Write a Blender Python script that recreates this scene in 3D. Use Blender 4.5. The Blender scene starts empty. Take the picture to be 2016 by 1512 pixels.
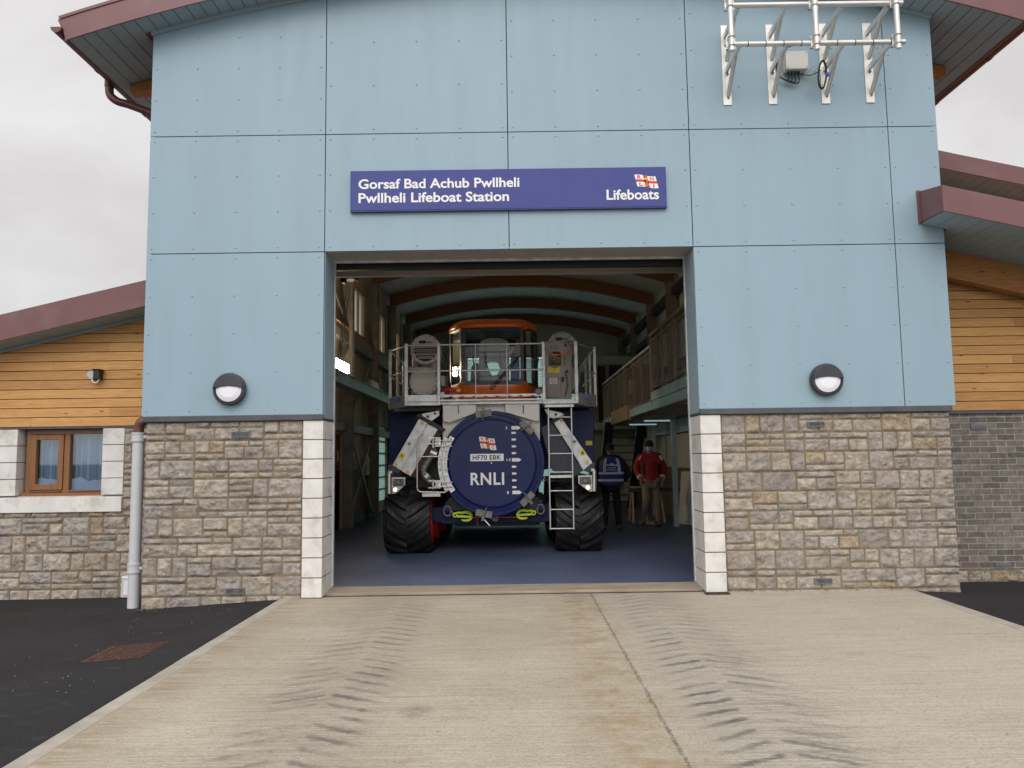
import bpy, bmesh, math, random
from mathutils import Vector, Matrix, noise
random.seed(7)
R = math.radians
sc = bpy.context.scene
COL = sc.collection
# ------------------------------------------------------------------ camera
FPX, PITCH, ROLL, CAMZ = 1514.0, R(5.43), R(-0.8), 1.50
camd = bpy.data.cameras.new('camera'); cam = bpy.data.objects.new('camera', camd); COL.objects.link(cam)
camd.sensor_width = 36; camd.lens = FPX / 2016 * 36; camd.clip_end = 3000; camd.clip_start = 0.05
CM = Matrix.Rotation(math.pi/2 + PITCH, 3, 'X') @ Matrix.Rotation(ROLL, 3, 'Z')
cam.rotation_euler = CM.to_euler(); cam.location = (0, 0, CAMZ)
sc.camera = cam
def q(px, py, Y):
    """measured point of the photograph at depth Y (metres in front of the tripod)"""
    d = CM @ Vector(((px-1008)/FPX, (756-py)/FPX, -1)); t = Y / d.y
    return Vector((0, 0, CAMZ)) + d*t
def A(zx, zy, Y): return q(740+zx*.22817, 600+zy*.22817, Y)
def B(zx, zy, Y): return q(740+zx*.22817, 780+zy*.22817, Y)
# ------------------------------------------------------------------ materials
def nt(name):
    m = bpy.data.materials.new(name); m.use_nodes = True
    t = m.node_tree; b = t.nodes['Principled BSDF']
    return m, t, b
class G:
    """small wrapper to write node maths"""
    def __init__(s, t): s.t = t
    def n(s, typ, **k):
        x = s.t.nodes.new(typ)
        for a, v in k.items(): setattr(x, a, v)
        return x
    def put(s, sock, v):
        if isinstance(v, bpy.types.NodeSocket): s.t.links.new(v, sock)
        elif isinstance(v, (tuple, list)) and len(v) == 3 and sock.type == 'RGBA': sock.default_value = (*v, 1)
        else: sock.default_value = v
    def m(s, op, a, b=0.0, c=0.0, clamp=False):
        x = s.n('ShaderNodeMath', operation=op, use_clamp=clamp)
        for i, v in enumerate((a, b, c)): s.put(x.inputs[i], v)
        return x.outputs[0]
    def xyz(s, obj=True):
        tc = s.n('ShaderNodeTexCoord'); return tc.outputs['Object']
    def sep(s, v):
        x = s.n('ShaderNodeSeparateXYZ'); s.put(x.inputs[0], v); return x.outputs
    def map(s, v, scale=(1,1,1), loc=(0,0,0), rot=(0,0,0)):
        x = s.n('ShaderNodeMapping'); s.put(x.inputs[0], v); x.inputs['Scale'].default_value = scale
        x.inputs['Location'].default_value = loc; x.inputs['Rotation'].default_value = rot; return x.outputs[0]
    def noise(s, v, scale, det=4, rough=.55, dist=0, col=False):
        x = s.n('ShaderNodeTexNoise'); s.put(x.inputs['Vector'], v); x.inputs['Scale'].default_value = scale
        x.inputs['Detail'].default_value = det; x.inputs['Roughness'].default_value = rough; x.inputs['Distortion'].default_value = dist
        return x.outputs['Color' if col else 'Fac']
    def vor(s, v, scale, feature='F1', out='Distance'):
        x = s.n('ShaderNodeTexVoronoi', feature=feature); s.put(x.inputs['Vector'], v); x.inputs['Scale'].default_value = scale
        return x.outputs[out]
    def ramp(s, f, stops):
        x = s.n('ShaderNodeValToRGB'); s.put(x.inputs[0], f); e = x.color_ramp.elements
        while len(e) < len(stops): e.new(.5)
        for i, (p, c) in enumerate(stops):
            e[i].position = p; e[i].color = (*c, 1) if isinstance(c, (tuple, list)) else (c, c, c, 1)
        return x.outputs[0]
    def mix(s, f, a, b, typ='MIX'):
        x = s.n('ShaderNodeMix', data_type='RGBA', blend_type=typ); s.put(x.inputs[0], f); s.put(x.inputs[6], a); s.put(x.inputs[7], b)
        return x.outputs[2]
    def bump(s, h, strength=.3, dist=.01, normal=None):
        x = s.n('ShaderNodeBump'); s.put(x.inputs['Height'], h); x.inputs['Strength'].default_value = strength; x.inputs['Distance'].default_value = dist
        if normal is not None: s.put(x.inputs['Normal'], normal)
        return x.outputs[0]
    def attr(s, name):
        x = s.n('ShaderNodeAttribute', attribute_name=name); return x.outputs
def scl(c, k): return tuple(min(1, x*k) for x in c)
def mat(name, col, rough=.5, metal=0, var=.12, scale=6, bump=.0, bscale=60, col2=None, amt=.0, ascale=3, coat=0, aniso=(1,1,1), spec=.5):
    m, t, b = nt(name); g = G(t); v = g.map(g.xyz(), aniso)
    n = g.noise(v, scale, 5)
    c = g.mix(g.ramp(n, [(.3, 0), (.7, 1)]), scl(col, 1-var), scl(col, 1+var))
    if col2 is not None:
        n2 = g.noise(v, ascale, 6, .65)
        c = g.mix(g.m('MULTIPLY', g.ramp(n2, [(.5, 0), (.68, 1)]), amt), c, col2)
    g.put(b.inputs['Base Color'], c); b.inputs['Metallic'].default_value = metal
    nr = g.noise(v, scale*2.3, 4)
    g.put(b.inputs['Roughness'], g.m('MULTIPLY_ADD', nr, .24, max(.02, rough-.12)))
    b.inputs['Specular IOR Level'].default_value = spec; b.inputs['Coat Weight'].default_value = coat
    if bump: g.put(b.inputs['Normal'], g.bump(g.noise(v, bscale, 5), bump, .004))
    return m
def emit(name, col, s):
    m, t, b = nt(name); b.inputs['Base Color'].default_value = (*col, 1); b.inputs['Emission Color'].default_value = (*col, 1); b.inputs['Emission Strength'].default_value = s
    return m
M = {}
M['blue_panel'] = mat('blue_panel', (.280, .396, .470), .45, var=.03, scale=.7, bump=.02, bscale=180, col2=(.248, .352, .418), amt=.45, ascale=1.5, aniso=(2.4, 1, .35))
M['blue_return'] = mat('blue_return', (.30, .41, .485), .42, var=.025, scale=.9)
M['backing'] = mat('backing', (.02, .022, .025), .8)
M['lead'] = mat('lead', (.075, .078, .085), .6, .0, var=.25, scale=5, bump=.2, bscale=14)
M['mauve'] = mat('mauve', (.175, .073, .078), .38, var=.12, scale=1.3, bump=.03, bscale=4, col2=(.25, .14, .14), amt=.35, ascale=1.6)
M['gutter_brown'] = mat('gutter_brown', (.12, .045, .038), .35, var=.15, scale=4)
M['soffit'] = mat('soffit', (.31, .42, .48), .5, var=.05, scale=2)
M['galv'] = mat('galv', (.66, .67, .66), .5, .45, var=.22, scale=9, bump=.05, bscale=30, col2=(.8, .8, .78), amt=.5, ascale=14)
M['galv_wall'] = mat('galv_wall', (.58, .60, .59), .5, .35, var=.2, scale=7, bump=.05)
M['steel'] = mat('steel', (.66, .65, .62), .38, .7, var=.12, scale=12)
M['pipe_steel'] = mat('pipe_steel', (.72, .71, .67), .42, .55, var=.1, scale=6)
M['plate_white'] = mat('plate_white', (.66, .63, .585), .5, .15, var=.08, scale=3, bump=.05, bscale=20, col2=(.48, .44, .39), amt=.3, ascale=5)
M['navy_shaded'] = mat('navy_shaded', (.008, .012, .045), .6, spec=.25)  # navy paint darkened for the shade the chassis lies in
M['newel'] = mat('newel', (.27, .205, .145), .6, var=.12)
M['seat_grey'] = mat('seat_grey', (.80, .79, .78), .5, var=.04)
M['office_band'] = mat('office_band', (.30, .38, .36), .6)
M['navy'] = mat('navy', (.009, .018, .098), .5, var=.15, scale=2.5, coat=.05, spec=.3, bump=.015, bscale=8)
M['navy_door'] = mat('navy_door', (.008, .016, .088), .45, var=.14, scale=2.2, coat=.05, spec=.3, col2=(.03, .036, .12), amt=.3, ascale=3)
M['slate'] = mat('slate', (.035, .045, .06), .5, var=.2)
M['black'] = mat('black', (.012, .012, .013), .5, var=.2)
M['black_gloss'] = mat('black_gloss', (.008, .008, .01), .32, var=.1)
M['rubber'] = mat('rubber', (.009, .009, .010), .55, var=.35, scale=7, bump=.15, bscale=40, col2=(.045, .043, .04), amt=.5, ascale=6)
M['orange'] = mat('orange', (.86, .16, .012), .25, var=.06, scale=2, coat=.5)
M['red_paint'] = mat('red_paint', (.72, .035, .015), .4, var=.12)
M['lime'] = mat('lime', (.55, .72, .03), .45, var=.1)
M['yellow'] = mat('yellow', (.78, .62, .03), .5, var=.06)
M['cream'] = mat('cream', (.52, .475, .415), .5, .1, var=.08, scale=4)
M['head_grey'] = mat('head_grey', (.42, .375, .33), .6, var=.1, scale=3)
M['cream_dark'] = mat('cream_dark', (.33, .30, .26), .55, .1, var=.1, scale=4)
M['white'] = mat('white', (.8, .8, .8), .45, var=.03)
M['decal_white'] = mat('decal_white', (.82, .82, .80), .5, var=.02)
M['sign_blue'] = mat('sign_blue', (.052, .066, .25), .45, var=.05, scale=2, spec=.3)
M['sign_edge'] = mat('sign_edge', (.035, .04, .19), .4, var=.04)
M['decal_red'] = mat('decal_red', (.62, .03, .04), .5, var=.04)
M['decal_yellow'] = mat('decal_yellow', (.85, .45, .04), .5, var=.04)
M['grey_plastic'] = mat('grey_plastic', (.55, .55, .56), .45, var=.05, scale=5)
M['box_grey'] = mat('box_grey', (.62, .62, .58), .5, var=.04)
M['dark_metal'] = mat('dark_metal', (.05, .052, .06), .45, .3, var=.2)
M['latch_grey'] = mat('latch_grey', (.20, .195, .17), .55, .5, var=.2, scale=14)
M['rust'] = mat('rust', (.10, .05, .034), .85, .1, var=.4, scale=18, bump=.6, bscale=50, col2=(.06, .03, .02), amt=.6, ascale=14)
M['column_steel'] = mat('column_steel', (.30, .27, .24), .55, .25, var=.25, scale=3)
M['crane_rail'] = mat('crane_rail', (.42, .55, .53), .45, .3, var=.15, scale=3)
M['inner_wall'] = mat('inner_wall', (.78, .68, .49), .75, var=.1, scale=1.5)
M['inner_wall_cool'] = mat('inner_wall_cool', (.60, .62, .54), .75, var=.08, scale=1.5)
M['dado'] = mat('dado', (.17, .12, .085), .7, var=.15, scale=3)
M['skirting'] = mat('skirting', (.03, .035, .06), .6)
M['deck'] = mat('deck', (.70, .72, .68), .55, .1, var=.08, scale=1)
M['door_wood'] = mat('door_wood', (.20, .075, .03), .45, var=.2, scale=4, aniso=(6, 6, .6))
M['pale_wood'] = mat('pale_wood', (.50, .34, .19), .6, var=.15, scale=5, aniso=(1, .3, 3))
M['frame_wood'] = mat('frame_wood', (.24, .105, .035), .4, var=.18, scale=6, aniso=(3, 1, .6))
M['cable'] = mat('cable', (.012, .012, .013), .5)
M['cable_green'] = mat('cable_green', (.25, .38, .08), .5)
M['blue_plastic'] = mat('blue_plastic', (.02, .10, .55), .4)
M['lens_clear'] = mat('lens_clear', (.86, .86, .92), .3, var=.03)
M['skin'] = mat('skin', (.34, .185, .135), .55, var=.06, scale=20)
M['red_coat'] = mat('red_coat', (.34, .012, .016), .65, var=.15, scale=9, bump=.25, bscale=22)
M['khaki'] = mat('khaki', (.27, .21, .155), .8, var=.12, scale=9, bump=.25, bscale=25)
M['dark_cloth'] = mat('dark_cloth', (.014, .015, .02), .85, var=.2, bump=.3, bscale=25)
M['vest_blue'] = mat('vest_blue', (.012, .055, .36), .6, var=.1, bump=.2, bscale=18)
M['reflective'] = mat('reflective', (.74, .75, .72), .4, var=.05)
M['reflection_pale'] = mat('reflection_pale', (.60, .64, .78), .6, var=.1)  # colour of the reflection shaped behind the wing window
M['grit'] = mat('grit', (.30, .27, .23), .85, var=.5, scale=3)
M['shoe_brown'] = mat('shoe_brown', (.04, .018, .014), .5)
M['mask_blue'] = mat('mask_blue', (.50, .60, .68), .8, var=.04)
M['curtain'] = mat('curtain', (.30, .39, .50), .8, var=.1, scale=3, aniso=(8, 1, .5))
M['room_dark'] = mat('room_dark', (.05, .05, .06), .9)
M['sandstone'] = mat('sandstone', (.35, .285, .21), .8, var=.22, scale=5, bump=.3, bscale=60, aniso=(.4, 3, 1), col2=(.2, .14, .09), amt=.5, ascale=4)
M['kerb'] = mat('kerb', (.42, .385, .325), .8, var=.18, scale=4, bump=.3, bscale=90, col2=(.27, .21, .15), amt=.5, ascale=2.5)
M['ply'] = mat('ply', (.40, .29, .18), .7, var=.12, scale=4)
M['quoin'] = mat('quoin', (.71, .69, .655), .75, var=.10, scale=5, bump=.5, bscale=22, col2=(.42, .375, .32), amt=.6, ascale=4.2)
M['lamp_lit'] = emit('lamp_lit', (1, .80, .54), 80)
M['lamp_low'] = emit('lamp_low', (1, .9, .66), .95)
M['tube_reflection'] = emit('tube_reflection', (.7, .95, 1), .3)  # tubes are off; faint glow stands in for reflected cyan light
M['air_vent'] = mat('air_vent', (.15, .16, .175), .55, var=.1)
M['joint_dirt'] = mat('joint_dirt', (.15, .11, .07), .9, var=.3, scale=8)

def glass(name, tint=(.8, .9, .9), refl=.12, rough=.02):
    m, t, b = nt(name); g = G(t); t.nodes.remove(b)
    tr = g.n('ShaderNodeBsdfTransparent'); tr.inputs[0].default_value = (*tint, 1)
    gl = g.n('ShaderNodeBsdfGlossy'); gl.inputs['Roughness'].default_value = rough; gl.inputs[0].default_value = (.9, .95, 1, 1)
    lw = g.n('ShaderNodeLayerWeight'); lw.inputs[0].default_value = .25
    f = g.m('ADD', g.m('MULTIPLY', lw.outputs['Fresnel'], .6), refl, clamp=True)
    mx = g.n('ShaderNodeMixShader'); g.put(mx.inputs[0], f); t.links.new(tr.outputs[0], mx.inputs[1]); t.links.new(gl.outputs[0], mx.inputs[2])
    t.links.new(mx.outputs[0], t.nodes['Material Output'].inputs[0]); return m
M['glass'] = glass('glass', (.93, .96, .96), .0)
M['win_glass'] = glass('win_glass', (.78, .84, .88), .07)
def translucent(name, tint):
    m, t, b = nt(name); g = G(t); t.nodes.remove(b)
    tl = g.n('ShaderNodeBsdfTranslucent'); tl.inputs[0].default_value = (*tint, 1)
    df = g.n('ShaderNodeBsdfTransparent'); df.inputs[0].default_value = (*scl(tint, .95), 1)
    mx = g.n('ShaderNodeMixShader'); mx.inputs[0].default_value = .25
    t.links.new(tl.outputs[0], mx.inputs[1]); t.links.new(df.outputs[0], mx.inputs[2]); t.links.new(mx.outputs[0], t.nodes['Material Output'].inputs[0]); return m
M['opal'] = translucent('opal', (.82, .82, .78))
M['slat_clear'] = translucent('slat_clear', (.70, .90, .87))

def m_stone():
    m, t, b = nt('rock_faced_stone'); g = G(t); v = g.xyz(); base = g.attr('Col')['Color']
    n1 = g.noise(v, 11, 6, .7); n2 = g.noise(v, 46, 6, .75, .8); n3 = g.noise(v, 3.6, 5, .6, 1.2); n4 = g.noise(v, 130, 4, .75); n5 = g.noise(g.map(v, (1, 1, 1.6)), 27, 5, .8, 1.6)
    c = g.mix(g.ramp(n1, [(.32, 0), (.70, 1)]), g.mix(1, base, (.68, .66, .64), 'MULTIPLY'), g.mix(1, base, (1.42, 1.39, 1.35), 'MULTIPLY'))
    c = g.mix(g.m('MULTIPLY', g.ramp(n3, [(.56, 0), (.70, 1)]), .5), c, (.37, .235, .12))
    c = g.mix(g.m('MULTIPLY', g.ramp(n5, [(.36, 1), (.44, 0)]), .55), c, (.10, .09, .08))  # crevice shade painted as dark colour in the bump hollows
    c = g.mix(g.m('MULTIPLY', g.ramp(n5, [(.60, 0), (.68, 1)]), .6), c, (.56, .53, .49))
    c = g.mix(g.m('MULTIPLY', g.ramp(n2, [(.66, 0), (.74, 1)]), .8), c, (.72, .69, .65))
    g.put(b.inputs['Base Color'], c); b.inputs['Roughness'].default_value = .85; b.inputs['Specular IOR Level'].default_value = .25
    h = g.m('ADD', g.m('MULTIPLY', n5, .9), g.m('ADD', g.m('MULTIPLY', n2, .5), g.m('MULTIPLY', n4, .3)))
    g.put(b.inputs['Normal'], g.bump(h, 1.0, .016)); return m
M['stone'] = m_stone()
M['mortar'] = mat('mortar', (.205, .165, .105), .9, var=.2, scale=10, bump=.4, bscale=70)
def m_timber(name, c1, c2):
    m, t, b = nt(name); g = G(t); v = g.xyz(); a = g.attr('Col'); rnd = g.sep(a['Color'])
    vv = g.n('ShaderNodeVectorMath', operation='ADD'); g.put(vv.inputs[0], v)
    cmb = g.n('ShaderNodeCombineXYZ'); g.put(cmb.inputs[0], g.m('MULTIPLY', rnd[1], 37)); g.put(cmb.inputs[2], g.m('MULTIPLY', rnd[2], 11)); g.put(vv.inputs[1], cmb.outputs[0])
    v2 = vv.outputs[0]
    gr = g.noise(g.map(v2, (1.1, 8, 26)), 2.2, 5, .6, 1.6); fi = g.noise(g.map(v2, (3, 30, 160)), 2, 3, .6)
    c = g.mix(g.ramp(gr, [(.34, 0), (.66, 1)]), c1, c2)
    c = g.mix(g.m('MULTIPLY', g.ramp(fi, [(.5, 0), (.8, 1)]), .35), c, scl(c1, .6))
    kn = g.vor(g.map(v2, (2.3, 2, 8)), 1.0)
    c = g.mix(g.m('MULTIPLY', g.ramp(kn, [(.045, 1), (.10, 0)]), .85), c, (.10, .035, .012))
    c = g.mix(1, c, g.ramp(rnd[0], [(0, (.82, .78, .74)), (1, (1.1, 1.08, 1.05))]), 'MULTIPLY')
    g.put(b.inputs['Base Color'], c); b.inputs['Roughness'].default_value = .6; b.inputs['Specular IOR Level'].default_value = .3
    g.put(b.inputs['Normal'], g.bump(g.m('ADD', gr, fi), .25, .004)); return m
M['larch'] = m_timber('larch', (.49, .245, .08), (.655, .385, .155))
M['glulam'] = m_timber('glulam', (.215, .095, .05), (.30, .145, .08))
M['glulam_out'] = m_timber('glulam_out', (.36, .155, .05), (.52, .27, .10))
def m_concrete():
    m, t, b = nt('brushed_concrete'); g = G(t); v = g.xyz(); x, y, z = g.sep(v)
    st = g.noise(g.map(v, (.7, 34, 1)), 1.6, 6, .7); st2 = g.noise(g.map(v, (1.2, 120, 1)), 1, 3, .6)
    pa = g.noise(v, .8, 5, .6); gr = g.noise(v, 90, 4, .75); pa2 = g.noise(g.map(v, (1, 3, 1)), 2.2, 5, .65)
    c = g.mix(g.ramp(pa, [(.34, 0), (.66, 1)]), (.465, .405, .315), (.575, .51, .41))
    right = g.m('MULTIPLY', g.m('GREATER_THAN', x, .85), 1.0)
    c = g.mix(g.m('MULTIPLY', right, .6), c, (.575, .525, .44))
    st = g.noise(g.map(v, (.55, 42, 1)), 1.6, 7, .78); bk = g.noise(v, 7, 5, .7)
    c = g.mix(g.m('MULTIPLY', g.ramp(st, [(.38, 1), (.56, 0)]), .42), c, (.25, .205, .14))
    c = g.mix(g.m('MULTIPLY', g.m('MULTIPLY', g.ramp(st, [(.54, 0), (.66, 1)]), g.ramp(bk, [(.38, 0), (.6, 1)])), .8), c, (.70, .63, .50))
    c = g.mix(g.m('MULTIPLY', g.ramp(gr, [(.36, 1), (.48, 0)]), .6), c, (.18, .15, .11))
    c = g.mix(g.m('MULTIPLY', g.ramp(pa2, [(.54, 0), (.72, 1)]), .4), c, (.31, .26, .185))
    mg = g.noise(g.map(v, (1, 2.2, 1)), 30, 4, .8); c = g.mix(g.m('MULTIPLY', g.ramp(mg, [(.36, 1), (.48, 0)]), .35), c, (.27, .225, .165)); c = g.mix(g.m('MULTIPLY', g.ramp(mg, [(.56, 0), (.68, 1)]), .45), c, (.68, .62, .51))
    # ochre stain beside the joint and along the left kerb
    def band(xc, w, soft):
        return g.m('SUBTRACT', 1, g.m('DIVIDE', g.m('ABSOLUTE', g.m('SUBTRACT', x, xc)), w), clamp=True)
    sn = g.ramp(g.noise(g.map(v, (1.6, 2.2, 1)), 2.3, 6, .7), [(.40, 0), (.58, 1)])
    c = g.mix(g.m('MULTIPLY', g.m('MULTIPLY', g.m('POWER', band(.66, .42, 0), .7), g.m('MULTIPLY', sn, g.ramp(bk, [(.36, .25), (.6, 1)]))), .8), c, (.32, .215, .10))
    c = g.mix(g.m('MULTIPLY', g.m('MULTIPLY', band(-2.45, .34, 0), g.ramp(g.noise(g.map(v, (1, 14, 1)), 1.5, 5, .7), [(.38, 0), (.62, 1)])), .75), c, (.30, .225, .14))
    # tyre marks: two chevron tracks left by the tractor
    fine = g.noise(g.map(v, (9, 45, 1)), 1.3, 6, .8); pat = g.noise(v, 1.7, 4, .6); wob = g.noise(v, 3.0, 3, .6); brk = fine
    marks = None
    for xc, hw, y0, y1, amp, sd_ in ((-1.24, .42, 2.4, 8.6, .74, 1), (1.41, .40, 2.4, 8.5, .84, -1), (-1.15, .40, 1.0, 9.4, .36, -1), (1.50, .42, 1.2, 9.0, .42, 1)):
        u = g.m('SUBTRACT', x, g.m('MULTIPLY_ADD', wob, .08, xc-.04)); au = g.m('ABSOLUTE', u)
        jit = g.m('MULTIPLY_ADD', wob, .10, -.05)
        ph = g.m('FRACT', g.m('DIVIDE', g.m('ADD', g.m('ADD', y, g.m('MULTIPLY', au, .52)), jit), .185 if amp > .5 else .171))
        tri = g.m('ABSOLUTE', g.m('SUBTRACT', ph, .5))
        bar = g.ramp(g.m('ADD', tri, g.m('MULTIPLY_ADD', fine, .9, -.45)), [(.10, 1), (.22, 0)])
        edge = g.ramp(g.m('ADD', au, g.m('MULTIPLY_ADD', pat, .3, -.15)), [(.02, .1), (.07, 1), (hw*.72, 1), (hw*1.05, 0)])
        side = g.m('MULTIPLY_ADD', g.m('GREATER_THAN', g.m('MULTIPLY', u, sd_), 0), .25, .75)
        along = g.ramp(g.m('DIVIDE', g.m('ADD', y, -y0), y1-y0), [(0, .6), (.15, 1.0), (.45, 1.0), (.7, .8), (1, .5)])
        k = g.m('MULTIPLY', g.m('MULTIPLY', bar, edge), g.m('MULTIPLY', g.m('MULTIPLY', along, side), g.ramp(pat, [(.34, .22), (.60, 1)])))
        smear = g.m('MULTIPLY', g.m('MULTIPLY', g.ramp(au, [(hw*.6, .30), (hw*1.5, 0)]), along), g.ramp(st, [(.4, 1), (.6, .1)]))
        k = g.m('MULTIPLY', g.m('MAXIMUM', k, smear), amp); marks = k if marks is None else g.m('MAXIMUM', marks, k)
    c = g.mix(marks, c, (.07, .069, .076))
    # one lone scuff
    dx = g.m('SUBTRACT', x, -.62); dy = g.m('SUBTRACT', y, 4.9)
    rr = g.m('ADD', g.m('MULTIPLY', g.m('MULTIPLY', dx, dx), 60), g.m('MULTIPLY', g.m('MULTIPLY', dy, dy), 40))
    c = g.mix(g.m('MULTIPLY', g.ramp(rr, [(0, .55), (1, 0)]), g.ramp(brk, [(.35, 0), (.6, 1)])), c, (.09, .085, .07))
    # the sealed joint
    jx = g.m('ADD', .835, g.m('MULTIPLY', g.noise(g.map(v, (0, 1, 0)), 5, 5, .75), .045))
    c = g.mix(g.m('MULTIPLY', g.m('LESS_THAN', g.m('ABSOLUTE', g.m('SUBTRACT', x, jx)), g.m('MULTIPLY_ADD', bk, .03, -.003)), g.ramp(gr, [(.40, 1), (.58, .1)])), c, (.11, .10, .085))
    spk = g.vor(v, 6.5); c = g.mix(g.ramp(spk, [(.035, 1), (.06, 0)]), c, (.16, .14, .11))
    g.put(b.inputs['Base Color'], c); b.inputs['Roughness'].default_value = .82; b.inputs['Specular IOR Level'].default_value = .3
    g.put(b.inputs['Normal'], g.bump(g.m('ADD', g.m('MULTIPLY', st2, .8), g.m('MULTIPLY', gr, .5)), .45, .008)); return m
M['concrete'] = m_concrete()
def m_tarmac():
    m, t, b = nt('fresh_tarmac'); g = G(t); v = g.xyz()
    gr = g.noise(v, 160, 4, .8); ag = g.vor(v, 90); pa = g.noise(v, .9, 5, .6); dus = g.noise(g.map(v, (1, 2.5, 1)), 3.5, 6, .75)
    c = g.mix(g.ramp(pa, [(.35, 0), (.65, 1)]), (.015, .0145, .016), (.025, .024, .027))
    c = g.mix(g.m('MULTIPLY', g.ramp(gr, [(.52, 0), (.72, 1)]), .65), c, (.085, .083, .085))
    c = g.mix(g.m('MULTIPLY', g.ramp(g.vor(v, 42), [(.05, 1), (.16, 0)]), .5), c, (.10, .098, .095))
    c = g.mix(g.m('MULTIPLY', g.ramp(dus, [(.58, 0), (.72, 1)]), .4), c, (.12, .115, .105))
    g.put(b.inputs['Base Color'], c); b.inputs['Roughness'].default_value = .8; b.inputs['Specular IOR Level'].default_value = .35
    g.put(b.inputs['Normal'], g.bump(g.m('ADD', gr, ag), .7, .008)); return m
M['tarmac'] = m_tarmac()
def m_floor():
    m, t, b = nt('navy_floor_paint'); g = G(t); v = g.xyz(); x, y, z = g.sep(v)
    st = g.noise(g.map(v, (1.2, 16, 1)), 1.8, 6, .7, .5); pa = g.noise(v, .7, 4); gr = g.noise(v, 120, 3, .7)
    c = g.mix(g.ramp(pa, [(.3, 0), (.7, 1)]), (.080, .104, .185), (.125, .152, .255))
    c = g.mix(g.m('MULTIPLY', g.ramp(st, [(.54, 0), (.7, 1)]), .35), c, (.25, .275, .36))
    marks = None
    for xc in (-1.62, 1.0):
        au = g.m('ABSOLUTE', g.m('SUBTRACT', x, xc))
        ph = g.m('FRACT', g.m('DIVIDE', g.m('ADD', y, g.m('MULTIPLY', au, .62)), .19))
        k = g.m('MULTIPLY', g.ramp(g.m('ABSOLUTE', g.m('SUBTRACT', ph, .5)), [(.1, 1), (.2, 0)]), g.m('LESS_THAN', au, .4))
        k = g.m('MULTIPLY', k, g.ramp(st, [(.4, 0), (.6, .5)])); marks = k if marks is None else g.m('MAXIMUM', marks, k)
    c = g.mix(marks, c, (.035, .035, .06))
    g.put(b.inputs['Base Color'], c); g.put(b.inputs['Roughness'], g.m('MULTIPLY_ADD', st, .35, .28))
    g.put(b.inputs['Normal'], g.bump(g.m('ADD', st, g.m('MULTIPLY', gr, .4)), .25, .006)); return m
M['floor'] = m_floor()
def m_brick():
    m, t, b = nt('dark_brick'); g = G(t); v = g.xyz(); x, y, z = g.sep(v)
    cmb = g.n('ShaderNodeCombineXYZ'); g.put(cmb.inputs[0], x); g.put(cmb.inputs[1], z)
    br = g.n('ShaderNodeTexBrick'); g.put(br.inputs['Vector'], cmb.outputs[0]); br.inputs['Scale'].default_value = 1
    br.inputs['Brick Width'].default_value = .225; br.inputs['Row Height'].default_value = .075; br.inputs['Mortar Size'].default_value = .006
    br.inputs['Color1'].default_value = (.115, .102, .092, 1); br.inputs['Color2'].default_value = (.215, .19, .165, 1); br.inputs['Mortar'].default_value = (.33, .295, .25, 1)
    br.inputs['Bias'].default_value = -.15; br.inputs['Mortar Smooth'].default_value = .25
    n = g.noise(v, 14, 5, .65); bl = g.noise(g.map(v, (1, 1, 2)), 2.0, 3)
    c = g.mix(1, br.outputs['Color'], g.ramp(n, [(.3, (.7, .7, .7)), (.7, (1.3, 1.28, 1.25))]), 'MULTIPLY')
    c = g.mix(g.m('MULTIPLY', g.ramp(bl, [(.6, 0), (.75, 1)]), .4), c, (.21, .13, .075))
    g.put(b.inputs['Base Color'], c); b.inputs['Roughness'].default_value = .85
    g.put(b.inputs['Normal'], g.bump(g.m('ADD', g.m('MULTIPLY', g.m('SUBTRACT', 1, br.outputs['Fac']), 1), g.m('MULTIPLY', n, .5)), .7, .012)); return m
M['brick'] = m_brick()
M['ground'] = mat('ground', (.16, .155, .145), .9, var=.3, scale=.4, bump=.4, bscale=9)
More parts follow.
